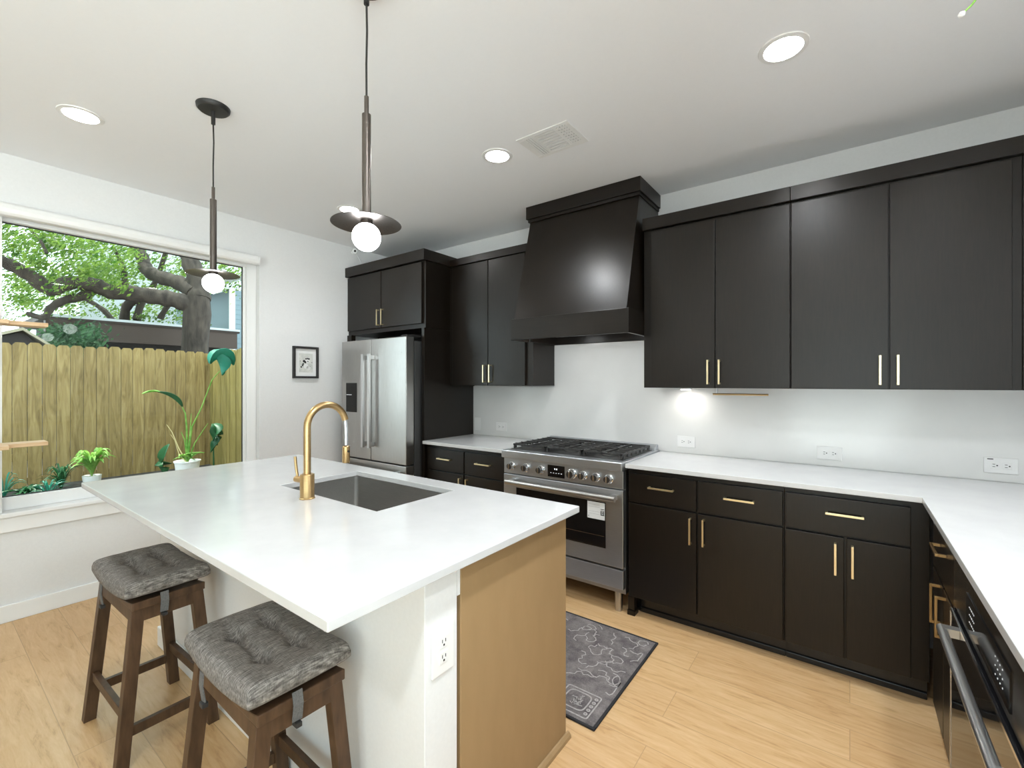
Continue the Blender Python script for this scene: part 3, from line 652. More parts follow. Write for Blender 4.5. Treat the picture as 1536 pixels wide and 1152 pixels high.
# ------------------------------------------------------------------ stools and cushions
def make_stool():
    t = thing('bar_stool', '', 'stool', (0, 0, 0), 'walnut saddle stools')
    L, W, zt = .445, .235, .590
    b = MB(); n = 14; vs = []; fs = []
    for i in range(n+1):
        u = -1+2*i/n; x = u*L/2; dz = .020*(u*u)-.020
        for y, z in ((-W/2, zt-.030), (W/2, zt-.030), (W/2, zt+dz), (-W/2, zt+dz)): vs.append((x, y, z))
    for i in range(n):
        for k in range(4): j = (k+1) % 4; fs.append((i*4+k, i*4+j, i*4+4+j, i*4+4+k))
    fs += [(3, 2, 1, 0), (n*4, n*4+1, n*4+2, n*4+3)]
    b.add(vs, fs); b.build('seat', 'stool', t, bevel=.003)
    ap = MB()
    for y in (-W/2+.004, W/2-.024): ap.box(-L/2+.05, L/2-.05, y, y+.020, zt-.080, zt-.0305)
    for x in (-L/2+.012, L/2-.032): ap.box(x, x+.020, -W/2+.03, W/2-.03, zt-.080, zt-.0305)
    ap.build('apron', 'stool', t, bevel=.002)
    tx, ty, fx_, fy_ = L/2-.030, W/2-.022, L/2-.010, W/2+.030
    for sx in (-1, 1):
        for sy in (-1, 1): MB().beam((sx*fx_, sy*fy_, 0), (sx*tx, sy*ty, zt-.031), .036, .040).build('leg', 'stool', t, bevel=.002)
    def at(sx, sy, z): k = z/(zt-.031); return sx*(fx_+(tx-fx_)*k), sy*(fy_+(ty-fy_)*k)
    for sy in (-1, 1):
        z = .165; a = at(-1, sy, z); c = at(1, sy, z)
        BOX(a[0]+.019, c[0]-.019, a[1]-.010, a[1]+.010, z, z+.036).build('stretcher', 'stool', t, bevel=.002)
    for sx in (-1, 1):
        z = .105; a = at(sx, -1, z); c = at(sx, 1, z)
        BOX(a[0]-.010, a[0]+.010, a[1]+.021, c[1]-.021, z, z+.036).build('stretcher', 'stool', t, bevel=.002)
    return t
def make_cushion():
    t = thing('seat_cushion', '', 'cushion', (0, 0, 0), 'tufted stool cushions')
    L, W = .445, .285; nx, ny = 56, 36; vs = []; fs = []
    def top(u, v):
        x, y = u*L/2, v*W/2
        e = (1-abs(u)**14)*(1-abs(v)**10)
        z = .030+.036*max(e, 0)**.30+.008*(1-u*u)*(1-v*v)
        for px in (-.085, .085):
            for py in (-.048, .048): z -= .036*math.exp(-(((x-px)/.026)**2+((y-py)/.020)**2))
        for py in (-.048, .048): z -= .018*math.exp(-((y-py)/.014)**2)*(1 if abs(x) < .085 else math.exp(-((abs(x)-.085)/.07)**2))
        for px in (-.085, .085): z -= .005*math.exp(-((x-px)/.013)**2)
        return z
    def sag(x): return .018*(x/(L/2))**2-.018+.012
    for j in range(ny+1):
        for i in range(nx+1):
            u, v = -1+2*i/nx, -1+2*j/ny
            u = math.sin(u*PI/2)*.35+u*.65; v = math.sin(v*PI/2)*.35+v*.65
            px = u*L/2*(1-.02*v*v); py = v*W/2*(1-.03*u*u)
            vs.append((px, py, top(u, v)+sag(px)))
    N = len(vs)
    for j in range(ny+1):
        for i in range(nx+1):
            u, v = -1+2*i/nx, -1+2*j/ny
            u = math.sin(u*PI/2)*.35+u*.65; v = math.sin(v*PI/2)*.35+v*.65
            e = max((1-abs(u)**14)*(1-abs(v)**10), 0)
            px = u*L/2*(1-.02*v*v); py = v*W/2*(1-.03*u*u)
            vs.append((px, py, .014-.010*e**.3+sag(px)))
    r = nx+1
    for j in range(ny):
        for i in range(nx):
            a = j*r+i; fs.append((a, a+1, a+r+1, a+r)); fs.append((N+a, N+a+r, N+a+r+1, N+a+1))
    edge = [i for i in range(nx+1)]+[j*r+nx for j in range(1, ny+1)]+[ny*r+i for i in range(nx-1, -1, -1)]+[j*r for j in range(ny-1, 0, -1)]
    for k in range(len(edge)): a, c = edge[k], edge[(k+1) % len(edge)]; fs.append((a, N+a, N+c, c))
    o = MB().add(vs, fs).build('pad', 'fabric', t); 
    for p in o.data.polygons: p.use_smooth = True
    for (pts, nrm) in (([(.222, -.02, .012), (.229, -.02, -.020), (.226, -.022, -.062)], (1, 0, 0)), ([(-.07, -.140, .006), (-.068, -.143, -.03), (-.060, -.139, -.072)], (0, -1, 0)),
                       ([(-.222, .02, .012), (-.229, .02, -.020), (-.226, .022, -.060)], (-1, 0, 0)), ([(.07, .140, .006), (.068, .143, -.03), (.060, .139, -.07)], (0, 1, 0))):
        s_ = MB().strip(pts, .026, .003, nrm).build('strap', 'strap', t)
        p = Vector(pts[-1]); MB().box(p.x-.012, p.x+.012, p.y-.008, p.y+.008, p.z-.014, p.z-.001).build('buckle', 'teal', s_, bevel=.002)
    return t
s0 = make_stool(); c0 = make_cushion()
def place(o, x, y, z, rz, lab): o.location = (x, y, z); o.rotation_euler = (0, 0, rz); o['label'] = lab
s1 = dup(s0); c1 = dup(c0)
SA = (-2.325, .612, .02); SB = (-1.370, .634, -.02)
place(s0, SA[0], SA[1], 0, SA[2], 'walnut saddle stool under the island edge, farther from the camera')
place(s1, SB[0], SB[1], 0, SB[2], 'walnut saddle stool under the island corner, nearest the camera')
place(c0, SA[0], SA[1], .5895, SA[2], 'grey tufted cushion tied on the farther stool')
place(c1, SB[0], SB[1], .5895, SB[2], 'grey tufted cushion tied on the nearest stool')

# ------------------------------------------------------------------ rug
gx0, gx1, gy0_, gy1_ = -1.95, -.82, 1.652, 2.410
t = thing('kitchen_rug', 'grey kitchen rug with pale doodle lines and a black edge, between island and range', 'rug', (-1.39, 2.03, 0))
BOX(gx0+.012, gx1-.012, gy0_+.012, gy1_-.012, .0005, .008).build('pile', 'rug', t)
b = MB(); b.box(gx0, gx1, gy0_, gy0_+.0118, .0005, .0095); b.box(gx0, gx1, gy1_-.0118, gy1_, .0005, .0095); b.box(gx0, gx0+.0118, gy0_+.012, gy1_-.012, .0005, .0095); b.box(gx1-.0118, gx1, gy0_+.012, gy1_-.012, .0005, .0095)
b.build('binding', 'rugedge', t, bevel=.002)
ln = MB(); rr = random.Random(3)
def line(pts, wd=.006): ln.strip([(x, y, .0085) for x, y in pts], wd, .0008, (0, 0, 1))
def roundbox(cx, cy, a, b_, k=.3, ang=0):
    P = []
    for i in range(25):
        th_ = 2*PI*i/24; c_, s_ = math.cos(th_), math.sin(th_)
        x = a*math.copysign(abs(c_)**k, c_); y = b_*math.copysign(abs(s_)**k, s_); P.append((cx+x*math.cos(ang)-y*math.sin(ang), cy+x*math.sin(ang)+y*math.cos(ang)))
    line(P)
roundbox(-.955, 1.76, .082, .076, .12); roundbox(-.962, 1.765, .055, .055, .45)
for k in range(5): roundbox(-.890, 1.71+.026*k, .006, .006, 1)
for k in range(16):
    a = (-.985+.05*rr.random(), 1.74+.05*rr.random()); line([a, (a[0]+rr.uniform(-.012, .012), a[1]+rr.uniform(-.012, .012)), (a[0]+rr.uniform(-.02, .02), a[1]+rr.uniform(-.02, .02))], .004)
for k in range(120):      # wandering hooks and zigzags, denser near the edges
    x, y = rr.uniform(gx0+.05, gx1-.035), rr.uniform(gy0_+.05, gy1_-.035)
    if -1.55 < x < -1.12 and 1.85 < y < 2.22: continue
    if -1.07 < x < -.84 and y < 1.88: continue
    th_ = rr.uniform(0, 2*PI); P = [(x, y)]
    for i in range(rr.randint(5, 9)):
        th_ += rr.choice((-1, 1))*rr.uniform(.3, 1.4); x += .022*math.cos(th_); y += .022*math.sin(th_); 
        x = min(max(x, gx0+.03), gx1-.03); y = min(max(y, gy0_+.03), gy1_-.03)
        if (x-P[-1][0])**2+(y-P[-1][1])**2 > 1e-5: P.append((x, y))
    if len(P) > 2: line(P, .005)
ln.build('line_pattern', 'rugline', t)

# ------------------------------------------------------------------ outlets
def outlet(F, u, z, d, horiz, label, group='white power outlets', w_=.118, h_=.076, sgn=1):
    a = F(u, d, z); t = thing('power_outlet', label, 'outlet', a, group)
    W, H = (w_, h_) if horiz else (h_, w_)
    fbox(MB(), F, u-W/2, u+W/2, d-.006*sgn, d-.0003*sgn, z-H/2, z+H/2).build('cover_plate', 'white', t, bevel=.002)
    for s_ in (-1, 1):
        cu, cz = (u+s_*.021, z) if horiz else (u, z+s_*.021)
        r = fbox(MB(), F, cu-.0155, cu+.0155, d-.0082*sgn, d-.0062*sgn, cz-.0155, cz+.0155).build('receptacle', 'white', t, bevel=.004)
        sl = MB()
        for q in (-.006, .006):
            if horiz: fbox(sl, F, cu-.008, cu+.001, d-.0088*sgn, d-.0083*sgn, cz+q-.0012, cz+q+.0012)
            else: fbox(sl, F, cu+q-.0012, cu+q+.0012, d-.0088*sgn, d-.0083*sgn, cz-.001, cz+.008)
        if horiz: fbox(sl, F, cu+.005, cu+.0105, d-.0088*sgn, d-.0083*sgn, cz-.0027, cz+.0027)
        else: fbox(sl, F, cu-.0027, cu+.0027, d-.0088*sgn, d-.0083*sgn, cz-.0105, cz-.005)
        sl.build('slots', 'ink', r)
    return t
yo = YB-.0203
outlet(FY, -.900, .993, yo, True, 'white outlet on the backsplash just right of the range')
outlet(FY, -.095, .989, yo, True, 'white outlet on the backsplash above the middle of the long worktop')
o = outlet(FY, .592, .992, yo, True, 'white outlet with a small black mark near the worktop corner')
fbox(MB(), FY, .545, .566, yo-.0066, yo-.0061, 1.020, 1.0245).build('mark', 'ink', o)
outlet(FY, -2.508, 1.002, yo, True, 'white outlet on the backsplash left of the range')
t = thing('light_switch', 'white switch plate on the backsplash beside the refrigerator panel', 'switch', (-2.79, yo, 1.01), None)
BOX(-2.825, -2.755, yo-.006, yo-.0003, .953, 1.070).build('cover_plate', 'white', t, bevel=.002); BOX(-2.807, -2.773, yo-.009, yo-.0062, .978, 1.045).build('rocker', 'white', t, bevel=.002)
# outlet on the end of the island: faces +x
FXp = lambda u, d, z: (-d, u, z)
outlet(FXp, .885, .668, -(ix1)-.0001, False, 'white outlet on the end of the island knee wall', h_=.082, w_=.132)

# ------------------------------------------------------------------ small wall things
t = thing('ceiling_vent', 'white rectangular air vent in the ceiling in front of the range hood', 'vent', (-1.31, 2.14, ZC))
vx0, vx1, vy0, vy1 = -1.475, -1.155, 2.015, 2.262; z0 = ZC-.0005; zf = z0-.0045
b = MB(); b.box(vx0, vx1, vy0, vy0+.026, zf, z0); b.box(vx0, vx1, vy1-.026, vy1, zf, z0); b.box(vx0, vx0+.036, vy0+.026, vy1-.026, zf, z0); b.box(vx1-.026, vx1, vy0+.026, vy1-.026, zf, z0)
b.box(vx0+.092, vx0+.104, vy0+.026, vy1-.026, zf, z0); b.box(vx1-.100, vx1-.088, vy0+.026, vy1-.026, zf, z0)
b.build('frame', 'white', t, bevel=.0015)
BOX(vx0+.03, vx1-.024, vy0+.024, vy1-.024, z0-.0008, z0).build('duct_shade_plate', mat('vent shadow', (.05, .05, .05), .8), t)  # dark plate, shade inside the duct put into its colour
b = MB()
for k in range(4): x = vx0+.037+.0145*k; b.box(x, x+.0115, vy0+.026, vy1-.026, zf, z0-.001)
for k in range(8): y = vy0+.026+.0245*k; b.box(vx0+.104, vx1-.100, y+.003, y+.0215, zf, z0-.001)
for k in range(8): y = vy0+.026+.0245*k; b.box(vx1-.088, vx1-.026, y+.008, y+.0245, zf, z0-.001)
for k in range(4): x = vx1-.088+.0165*k; b.box(x, x+.0075, vy0+.026, vy1-.026, zf-.0003, z0-.001)
b.build('louvers', 'white', t)
# framed print on the left wall
t = thing('framed_picture', 'small black framed print with a white mat on the wall by the window', 'picture', (XL, 2.168, 1.578))
py0, py1, pz0, pz1 = 2.050, 2.287, 1.436, 1.722
b = MB(); fw_ = .020
b.box(XL+.0005, XL+.028, py0, py0+fw_, pz0, pz1); b.box(XL+.0005, XL+.028, py1-fw_, py1, pz0, pz1); b.box(XL+.0005, XL+.028, py0+fw_, py1-fw_, pz0, pz0+fw_); b.box(XL+.0005, XL+.028, py0+fw_, py1-fw_, pz1-fw_, pz1)
b.build('frame', 'pframe', t, bevel=.002)
BOX(XL+.0005, XL+.010, py0+fw_, py1-fw_, pz0+fw_, pz1-fw_).build('mat', 'paper', t)
p = BOX(XL+.0102, XL+.011, 2.108, 2.236, 1.490, 1.660).build('print', noise_mat('pale print', (.52, .54, .51), (.74, .73, .69), (1, 1, 1), .8, nscale=30), t)
b = MB()
for cy, cz, r in ((2.200, 1.612, .008), (2.186, 1.614, .007), (2.172, 1.612, .007), (2.154, 1.590, .012), (2.166, 1.582, .010), (2.146, 1.566, .008), (2.190, 1.588, .006), (2.140, 1.553, .008), (2.128, 1.538, .008), (2.118, 1.590, .004), (2.228, 1.58, .004), (2.21, 1.545, .003)):
    b.lathe([(.0001, .0006), (r, .0006), (r, 0)], (XL+.0111, cy, cz), 12, (1, 0, 0))
b.build('drawing', 'ink', p)
b = MB()
for cy, cz, r in ((2.182, 1.592, .020), (2.172, 1.545, .022), (2.196, 1.530, .018)): b.lathe([(.0001, .0004), (r, .0004), (r, 0)], (XL+.0111, cy, cz), 16, (1, 0, 0))
b.build('pale_shapes', 'paper', p)
# small camera on the left wall above the refrigerator cabinet
t = thing('security_camera', 'tiny white security camera high on the wall above the refrigerator cabinet', 'camera', (XL, 2.655, 2.690))
MB().lathe([(.018, 0), (.018, .01), (.006, .012), (.006, .03)], (XL+.0005, 2.655, 2.690), 16, (1, 0, 0)).build('mount', 'white', t, smooth=True)
b = MB().lathe([(.0001, -.02), (.022, -.018), (.026, 0), (.026, .02), (.022, .026), (.0001, .026)], (XL+.052, 2.650, 2.690), 24, (.75, -.5, -.25)).build('housing', 'white', t, smooth=True)
MB().lathe([(.011, 0), (.009, .003), (.0001, .003)], Vector((XL+.052, 2.650, 2.690))+Vector((.75, -.5, -.25)).normalized()*.0262, 16, (.75, -.5, -.25)).build('lens', 'ink', b, smooth=True)
MB().tube([(XL+.02, 2.69, 2.67), (XL+.03, 2.72, 2.62), (XL+.012, 2.75, 2.585), (XL+.01, 2.76, 2.514)], .0022, 6).build('cord', 'white', t, smooth=True)
# paper towel bar
t = thing('paper_towel_bar', 'thin brass paper towel bar under the upper cabinet right of the hood', 'towel holder', (-.66, 3.05, ub))
MB().cyl((-.692, 3.05, 1.3255), (-.385, 3.05, 1.3255), .006, n=14).build('bar', 'brass', t, smooth=True)
MB().cyl((-.668, 3.05, 1.3315), (-.668, 3.05, 1.3640), .0045, n=12).build('post', 'steel', t, smooth=True)
# under-cabinet puck light
t = thing('under_cabinet_light', 'small lit puck under the upper cabinet beside the range hood', 'light', (-.87, 3.09, ub))
MB().lathe([(.035, -.001), (.035, -.012), (.030, -.013)], (-.87, 3.09, ub), 24).build('puck', 'white', t, smooth=True)
MB().lathe([(.0001, -.0135), (.029, -.0135)], (-.87, 3.09, ub), 24).build('lens', mat('puck lens', (1, 1, 1), .4, emit=(1, .97, .92), es=70), t)
# wooden boards by the left side of the window
def shelf(z, label):
    t = thing('window_board', label, 'shelf', (XL, .1, z), 'wooden boards at the window')
    BOX(XL+.075, XL+.20, -.55, .505, z-.022, z).build('board', 'oakshelf', t, bevel=.002)
    BOX(XL+.203, XL+.27, -.55, .345, z-.024, z-.002).build('front_strip', 'oakshelf', t, bevel=.002)
    b = MB()
    for y in (-.45, -.1, .25): b.box(XL+.0005, XL+.0745, y, y+.03, z-.02, z-.004)
    b.build('bracket', 'trim', t)
shelf(1.055, 'lower wooden board jutting in front of the window at the left')
shelf(1.745, 'upper wooden board jutting in front of the window at the left')
# plant stem from above, upper right corner
t = thing('hanging_plant', 'thin green plant stem with a white bud hanging from the ceiling at upper right', 'plant', (.36, 1.90, ZC))
MB().tube([(.236, 1.635, 2.355), (.252, 1.65, 2.375), (.282, 1.69, 2.43), (.315, 1.76, 2.53), (.345, 1.84, 2.63), (.36, 1.90, ZC-.02)], [.002, .0025, .0035, .0045, .005, .005], 8).build('stem', 'leafb', t, smooth=True)
MB().lathe([(.0001, -.010), (.006, -.006), (.007, 0), (.003, .008), (.0001, .010)], (.232, 1.632, 2.350), 12, (.5, .4, .6)).build('bud', 'white', t, smooth=True)
MB().lathe([(.0001, -.02), (.02, -.016), (.024, 0)], (.36, 1.90, ZC-.0003), 20).build('ceiling_hook', 'white', t, smooth=True)

# ------------------------------------------------------------------ the garden outside
struct(BOX(-30, XL-T-.002, -12, 16, -.3, -.02).build('ground', 'soil'))
def fence(name, label, p0, p1, face, top, m, pitch=.14):
    p0, p1 = Vector(p0), Vector(p1); L = (p1-p0).length; d = (p1-p0).normalized(); nrm = Vector(face)
    t = thing(name, label, 'fence', (p0.x, p0.y, 0))
    n = int(L/pitch); rr = random.Random(5)
    for k in range(n):
        a = p0+d*(k*pitch+.0025); c = p0+d*((k+1)*pitch-.0035); h = top+rr.uniform(-.012, .012); j = rr.uniform(-.004, .004)
        poly = [(0, 0), (1, 0), (1, h-.035), (.80, h), (.20, h), (0, h-.035)]
        vs = []
        for dd in (0, .016):
            for u, z in poly: q = a+(c-a)*u-nrm*(dd+j); vs.append((q.x, q.y, z-.02))
        nn = len(poly); fs = [tuple(range(nn)), tuple(range(2*nn-1, nn-1, -1))]+[(i, (i+1) % nn, nn+(i+1) % nn, nn+i) for i in range(nn)]
        MB().add(vs, fs).build('picket', m, t)
    for q in (p0, p1): e_ = q-nrm*.075; MB().box(e_.x-.045, e_.x+.045, e_.y-.045, e_.y+.045, -.02, top-.05).build('post', m, t)
    for z in (.02, .35, 1.0, 1.6):
        q0 = p0-nrm*.022; q1 = p1-nrm*.022
        MB().hexa([q0+Vector((0, 0, z)), q1+Vector((0, 0, z)), q1-nrm*.04+Vector((0, 0, z)), q0-nrm*.04+Vector((0, 0, z))], [q0+Vector((0, 0, z+.09)), q1+Vector((0, 0, z+.09)), q1-nrm*.04+Vector((0, 0, z+.09)), q0-nrm*.04+Vector((0, 0, z+.09))]).build('rail', m, t)
    return t
fence('picket_fence', 'long weathered cedar picket fence facing the window', (-8.9, -1.8, 0), (-8.9, 3.15, 0), (1, 0, 0), 1.95, 'picket')
fence('picket_fence', 'yellowish cedar fence return at the right of the window view', (-8.87, 3.16, 0), (-4.2, 3.16, 0), (0, -1, 0), 1.95, 'picketg', .115)
# oak tree
t = thing('oak_tree', 'big live oak with a dark crooked trunk and bright leaves behind the fence', 'tree', (-12.7, 4.24, 0))
b = MB(); ZT = 11.0
def limb(pts, r0, r1, zc=ZT, dz=0):
    n = len(pts); P = [U(x, y, zc+dz*i/(n-1)) for i, (x, y) in enumerate(pts)]
    # smooth
    Q = []
    for i in range(n-1):
        for k in range(4):
            s_ = k/4; a = P[max(i-1, 0)]; c = P[i]; d = P[i+1]; e_ = P[min(i+2, n-1)]
            Q.append(.5*((2*c)+(-a+d)*s_+(2*a-5*c+4*d-e_)*s_**2+(-a+3*c-3*d+e_)*s_**3))
    Q.append(P[-1]); m_ = len(Q)
    R = [(r0+(r1-r0)*i/(m_-1))*(1+.10*math.sin(i*2.1)) for i in range(m_)]
    b.tube(Q, R, 12); return Q
tips = []
base = U(291, 560, ZT); base.z = -.05
b.tube([base+Vector((0, 0, 0)), U(291, 560, ZT), U(293, 510, ZT), U(296, 470, ZT), U(297, 445, ZT)], [.34, .29, .27, .29, .24], 16)
tips += limb([(299, 465), (270, 452), (240, 446), (205, 441), (165, 437), (140, 427), (105, 424), (75, 434), (48, 415), (22, 400), (-8, 388), (-50, 372)], .20, .10, ZT, -2.5)[8:]
tips += limb([(150, 428), (125, 444), (98, 450), (76, 462), (66, 476), (40, 470)], .11, .045, ZT-1.0, -.6)
tips += limb([(292, 440), (268, 424), (238, 415), (220, 404), (213, 385), (202, 366), (180, 330), (150, 290)], .19, .10, ZT, 1.0)[6:]
tips += limb([(299, 450), (296, 420), (285, 390), (275, 350), (280, 300)], .24, .15, ZT, .6)[6:]
tips += limb([(205, 448), (190, 460), (186, 485), (183, 520)], .12, .11, ZT+2)
tips += limb([(205, 480), (212, 455), (232, 425), (245, 390), (262, 340)], .10, .05, ZT+2, .5)
tips += limb([(172, 485), (155, 465), (128, 448)], .08, .05, ZT+1.5)
tips += limb([(70, 380), (60, 360), (45, 345)], .03, .02, ZT-2)
tips += limb([(188, 430), (184, 400), (170, 370)], .08, .03, ZT+1)
tips += limb([(240, 478), (252, 458), (270, 440)], .08, .05, ZT+2)
b.build('trunk', 'bark', t, smooth=True)
rr = random.Random(11)
lv = []; lf = []
def leafcl(c, R, n, s=.075):
    for _ in range(n):
        d = Vector((rr.gauss(0, 1), rr.gauss(0, 1), rr.gauss(0, .7)))*R*.55; p = c+d
        q = Vector((rr.gauss(0, 1), rr.gauss(0, 1), rr.gauss(0, 1))).normalized(); u = q.orthogonal().normalized(); v = q.cross(u)
        a = rr.uniform(.6, 1.25)*s; k = len(lv)
        lv.extend([p-u*a, p-v*a*.45+u*a*.1+q*a*.15, p+u*a, p+v*a*.45+u*a*.1+q*a*.15]); lf.append((k, k+1, k+2, k+3))
def clouds(n, x0, x1, y0, y1, zc0, zc1, R, per, s=.075):
    for _ in range(n): leafcl(U(rr.uniform(x0, x1), rr.uniform(y0, y1), rr.uniform(zc0, zc1)), rr.uniform(.6, 1.2)*R, per, s)
clouds(60, -80, 150, 290, 415, 8.4, 11, .34, 90, .05)
clouds(44, 20, 200, 320, 430, 9.5, 12.5, .34, 80, .05)
clouds(26, -40, 130, 425, 484, 9, 12, .26, 60, .045)
clouds(40, 130, 280, 320, 430, 12, 15, .38, 70, .055)
clouds(16, 200, 300, 390, 480, 12.5, 14, .26, 45, .045)
clouds(26, 280, 400, 350, 430, 12, 15, .38, 60, .055)
clouds(22, 120, 270, 430, 486, 12.5, 15, .28, 50, .05)
clouds(60, -200, 460, 120, 310, 8.5, 13, .70, 80, .09)  # crown above the window view, thickened to hold back sky light
clouds(30, 0, 420, 400, 480, 16, 19, .8, 45, .08)
clouds(20, -60, 90, 395, 478, 10.5, 14, .32, 60, .05)
MB().add(lv, lf).build('foliage', 'leaf', t)
# hedge behind the fence
t = thing('garden_hedge', 'dark green bush rising behind the fence left of the shed', 'bush', tuple(U(110, 573, 10.2)-Vector((0, 0, CH))))
lv = []; lf = []
for _ in range(26): leafcl(U(rr.uniform(72, 150), rr.uniform(492, 525), rr.uniform(9.8, 10.6)), .26, 60, .06)
MB().add(lv, lf).build('leaves', 'hedge', t); 
bb = U(110, 573, 10.2); MB().tube([(bb.x, bb.y, -.05), (bb.x, bb.y, 1.0), (bb.x+.05, bb.y, 2.0)], [.05, .04, .02], 8).build('stem', 'bark', t)
# sheds and houses; facades run along y like the fence
def pane_(t, x, y0, y1, z0, z1): return BOX(x, x+.03, y0, y1, z0, z1).build('window', 'blind', t)
def yz(px, py, x):
    a = (px-768)/FPX; k = x/(-math.sin(YAW)+a*math.cos(YAW)); return (math.cos(YAW)+a*math.sin(YAW))*k, CH-(py-573.5)/FPX*k
x = -15.0
ya, za = yz(60, 486, x); yb_, zb2 = yz(352, 486, x); _, zl = yz(200, 516, x); zt2 = (za+zb2)/2
t = thing('garden_shed', 'long dark brown shed with a low roof behind the fence', 'shed', (x-1.5, (ya+yb_)/2, 0))
BOX(x-3, x-.25, ya+.3, yb_-.1, -.05, zt2-.101).build('wall', 'brownwall', t)
MB().prism_ax([(x+.35, zt2-.10), (x+.35, zt2), (x-3.2, zt2+.06), (x-3.2, zt2-.10)], ya, yb_, 'y').build('roof', 'brownroof', t)
BOX(x+.05, x+.30, ya+.05, yb_-.05, zl, zt2-.101).build('fascia', mat('fascia brown', (.050, .030, .020), .6), t)
BOX(x+.351, x+.37, ya, yb_, zt2-.05, zt2+.01).build('gutter', 'siding', t)
pane_(t, x-.248, ya+3.6, ya+4.2, 1.3, 2.2)
xx = -24.0
y0, z_ = yz(120, 430, xx); y1, _ = yz(362, 430, xx)
t = thing('white_house', 'tall white house far behind the oak tree', 'house', (xx-3, (y0+y1)/2, 0))
BOX(xx-6, xx, y0, y1, -.05, 7.6).build('wall', 'siding', t)
MB().prism_ax([(xx+.4, 7.6), (xx-3, 10), (xx-6.4, 7.6)], y0-.3, y1+.3, 'y').build('roof', 'greyroof', t)
a, z0_ = yz(313, 458, xx); c, z1_ = yz(321, 440, xx); f_ = BOX(xx, xx+.06, a, c, z0_, z1_).build('window', 'trim', t); BOX(xx+.061, xx+.09, a+.06, c-.06, z0_+.06, z1_-.06).build('pane', 'blind', f_)
x3 = -16.5
y0, z1_ = yz(346, 452, x3); 
t = thing('blue_house', 'blue grey clapboard house with a grey roof at the right of the window view', 'house', (x3-3, y0+2.5, 0))
sb = MB()
for k in range(28): z = k*.16; sb.hexa([(x3-5, y0, z), (x3+.02, y0, z), (x3+.02, y0+5, z), (x3-5, y0+5, z)], [(x3-5, y0, z+.16), (x3, y0, z+.16), (x3, y0+5, z+.16), (x3-5, y0+5, z+.16)])
sb.build('wall', 'bluesiding', t)
BOX(x3+.021, x3+.05, y0-.06, y0+.12, 0, 4.48).build('corner_board', 'trim', t)
MB().prism_ax([(y0-.55, 4.40), (y0-.55, 4.55), (y0+2.5, 6.3), (y0+5.5, 4.55), (y0+5.5, 4.40), (y0+2.5, 6.1)], x3-5.4, x3+.5, 'x').build('roof', 'greyroof', t)
x4 = -12.0
ya, z1_ = yz(-60, 516, x4); yb_, _ = yz(76, 516, x4); ym_, z2_ = yz(33, 496, x4)
t = thing('low_outbuilding', 'low brown outbuilding with a shallow gable roof at the left behind the fence', 'shed', (x4-1, (ya+yb_)/2, 0))
MB().prism_ax([(ya+.1, -.05), (yb_-.12, -.05), (yb_-.12, z1_), (ym_, z2_-.02), (ya+.1, z1_)], x4-2, x4, 'x').build('wall', 'brownwall', t)
rfm = mat('tan fascia', (.34, .31, .22), .8)
for (a0, b0), (a1, b1) in (((ya, z1_), (ym_, z2_)), ((ym_, z2_), (yb_, z1_))): MB().prism_ax([(a0, b0), (a1, b1), (a1, b1+.05), (a0, b0+.05)], x4-2.1, x4+.12, 'x').build('roof_slope', rfm, t)
# ------------------------------------------------------------------ garden plants
def blade(mb, p0, p1, p2, wd, n=8, fold=.25):
    p0, p1, p2 = Vector(p0), Vector(p1), Vector(p2); k0 = len(mb.v); up = Vector((0, 0, 1))
    V = []; F_ = []
    for i in range(n+1):
        s_ = i/n; p = p0*(1-s_)**2+p1*2*s_*(1-s_)+p2*s_*s_; d = ((p1-p0)*(1-s_)+(p2-p1)*s_).normalized()
        sd_ = d.cross(up); sd_ = sd_.normalized() if sd_.length > .05 else Vector((0, 1, 0)); w_ = wd*math.sin(PI*min(max(s_*.94+.04, 0), 1))**.8
        nn = sd_.cross(d)
        V += [p-sd_*w_/2+nn*w_*fold, p, p+sd_*w_/2+nn*w_*fold]
    for i in range(n): a = 3*i; F_ += [(a, a+1, a+4, a+3), (a+1, a+2, a+5, a+4)]
    mb.add(V, F_)
zp = 6.0
pc = U(281, 693, zp); pc.z = 0
t = thing('potted_plant', 'tall bird-of-paradise plant in a white pot by the fence corner', 'plant', tuple(pc))
MB().lathe([(.0001, 0), (.10, 0), (.14, .345), (.15, .35), (.15, .365), (.132, .365), (.125, .33), (.0001, .33)], pc, 32).build('pot', 'white', t, smooth=True)
top = pc+Vector((0, 0, .33))
def stem(pts, r0=.014, r1=.006, m='leafb'): MB().tube([top+Vector((0, 0, 0))]+[U(*p, zp) for p in pts], [r0+(r1-r0)*i/len(pts) for i in range(len(pts)+1)], 8).build('stem', m, t, smooth=True)
stem([(280, 640), (278, 620), (272, 608)]); stem([(288, 640), (302, 612), (318, 570), (330, 556)], .012, .005); stem([(285, 650), (287, 620)], .011, .004)
stem([(292, 665), (305, 645), (312, 635)], .009, .004); stem([(277, 660), (272, 648)], .01, .004); stem([(268, 672), (258, 648), (250, 637)], .008, .004, 'drystem'); stem([(268, 680), (262, 660), (256, 652)], .007, .003, 'drystem')
def leafobj(a, c, e_, wd, m='leafd', par=None, fold=.25, name='leaf'):
    q = MB(); blade(q, a, c, e_, wd, 10, fold); o_ = q.build(name, m, par or t, smooth=True); sm = o_.modifiers.new('thickness', 'SOLIDIFY'); sm.thickness = .004; return o_
leafobj(U(273, 610, zp), U(258, 592, zp-.1), U(236, 588, zp-.2), .17, 'leafd'); leafobj(U(240, 588, zp-.2), U(228, 586, zp-.2), U(213, 591, zp-.3), .09, 'leafb')
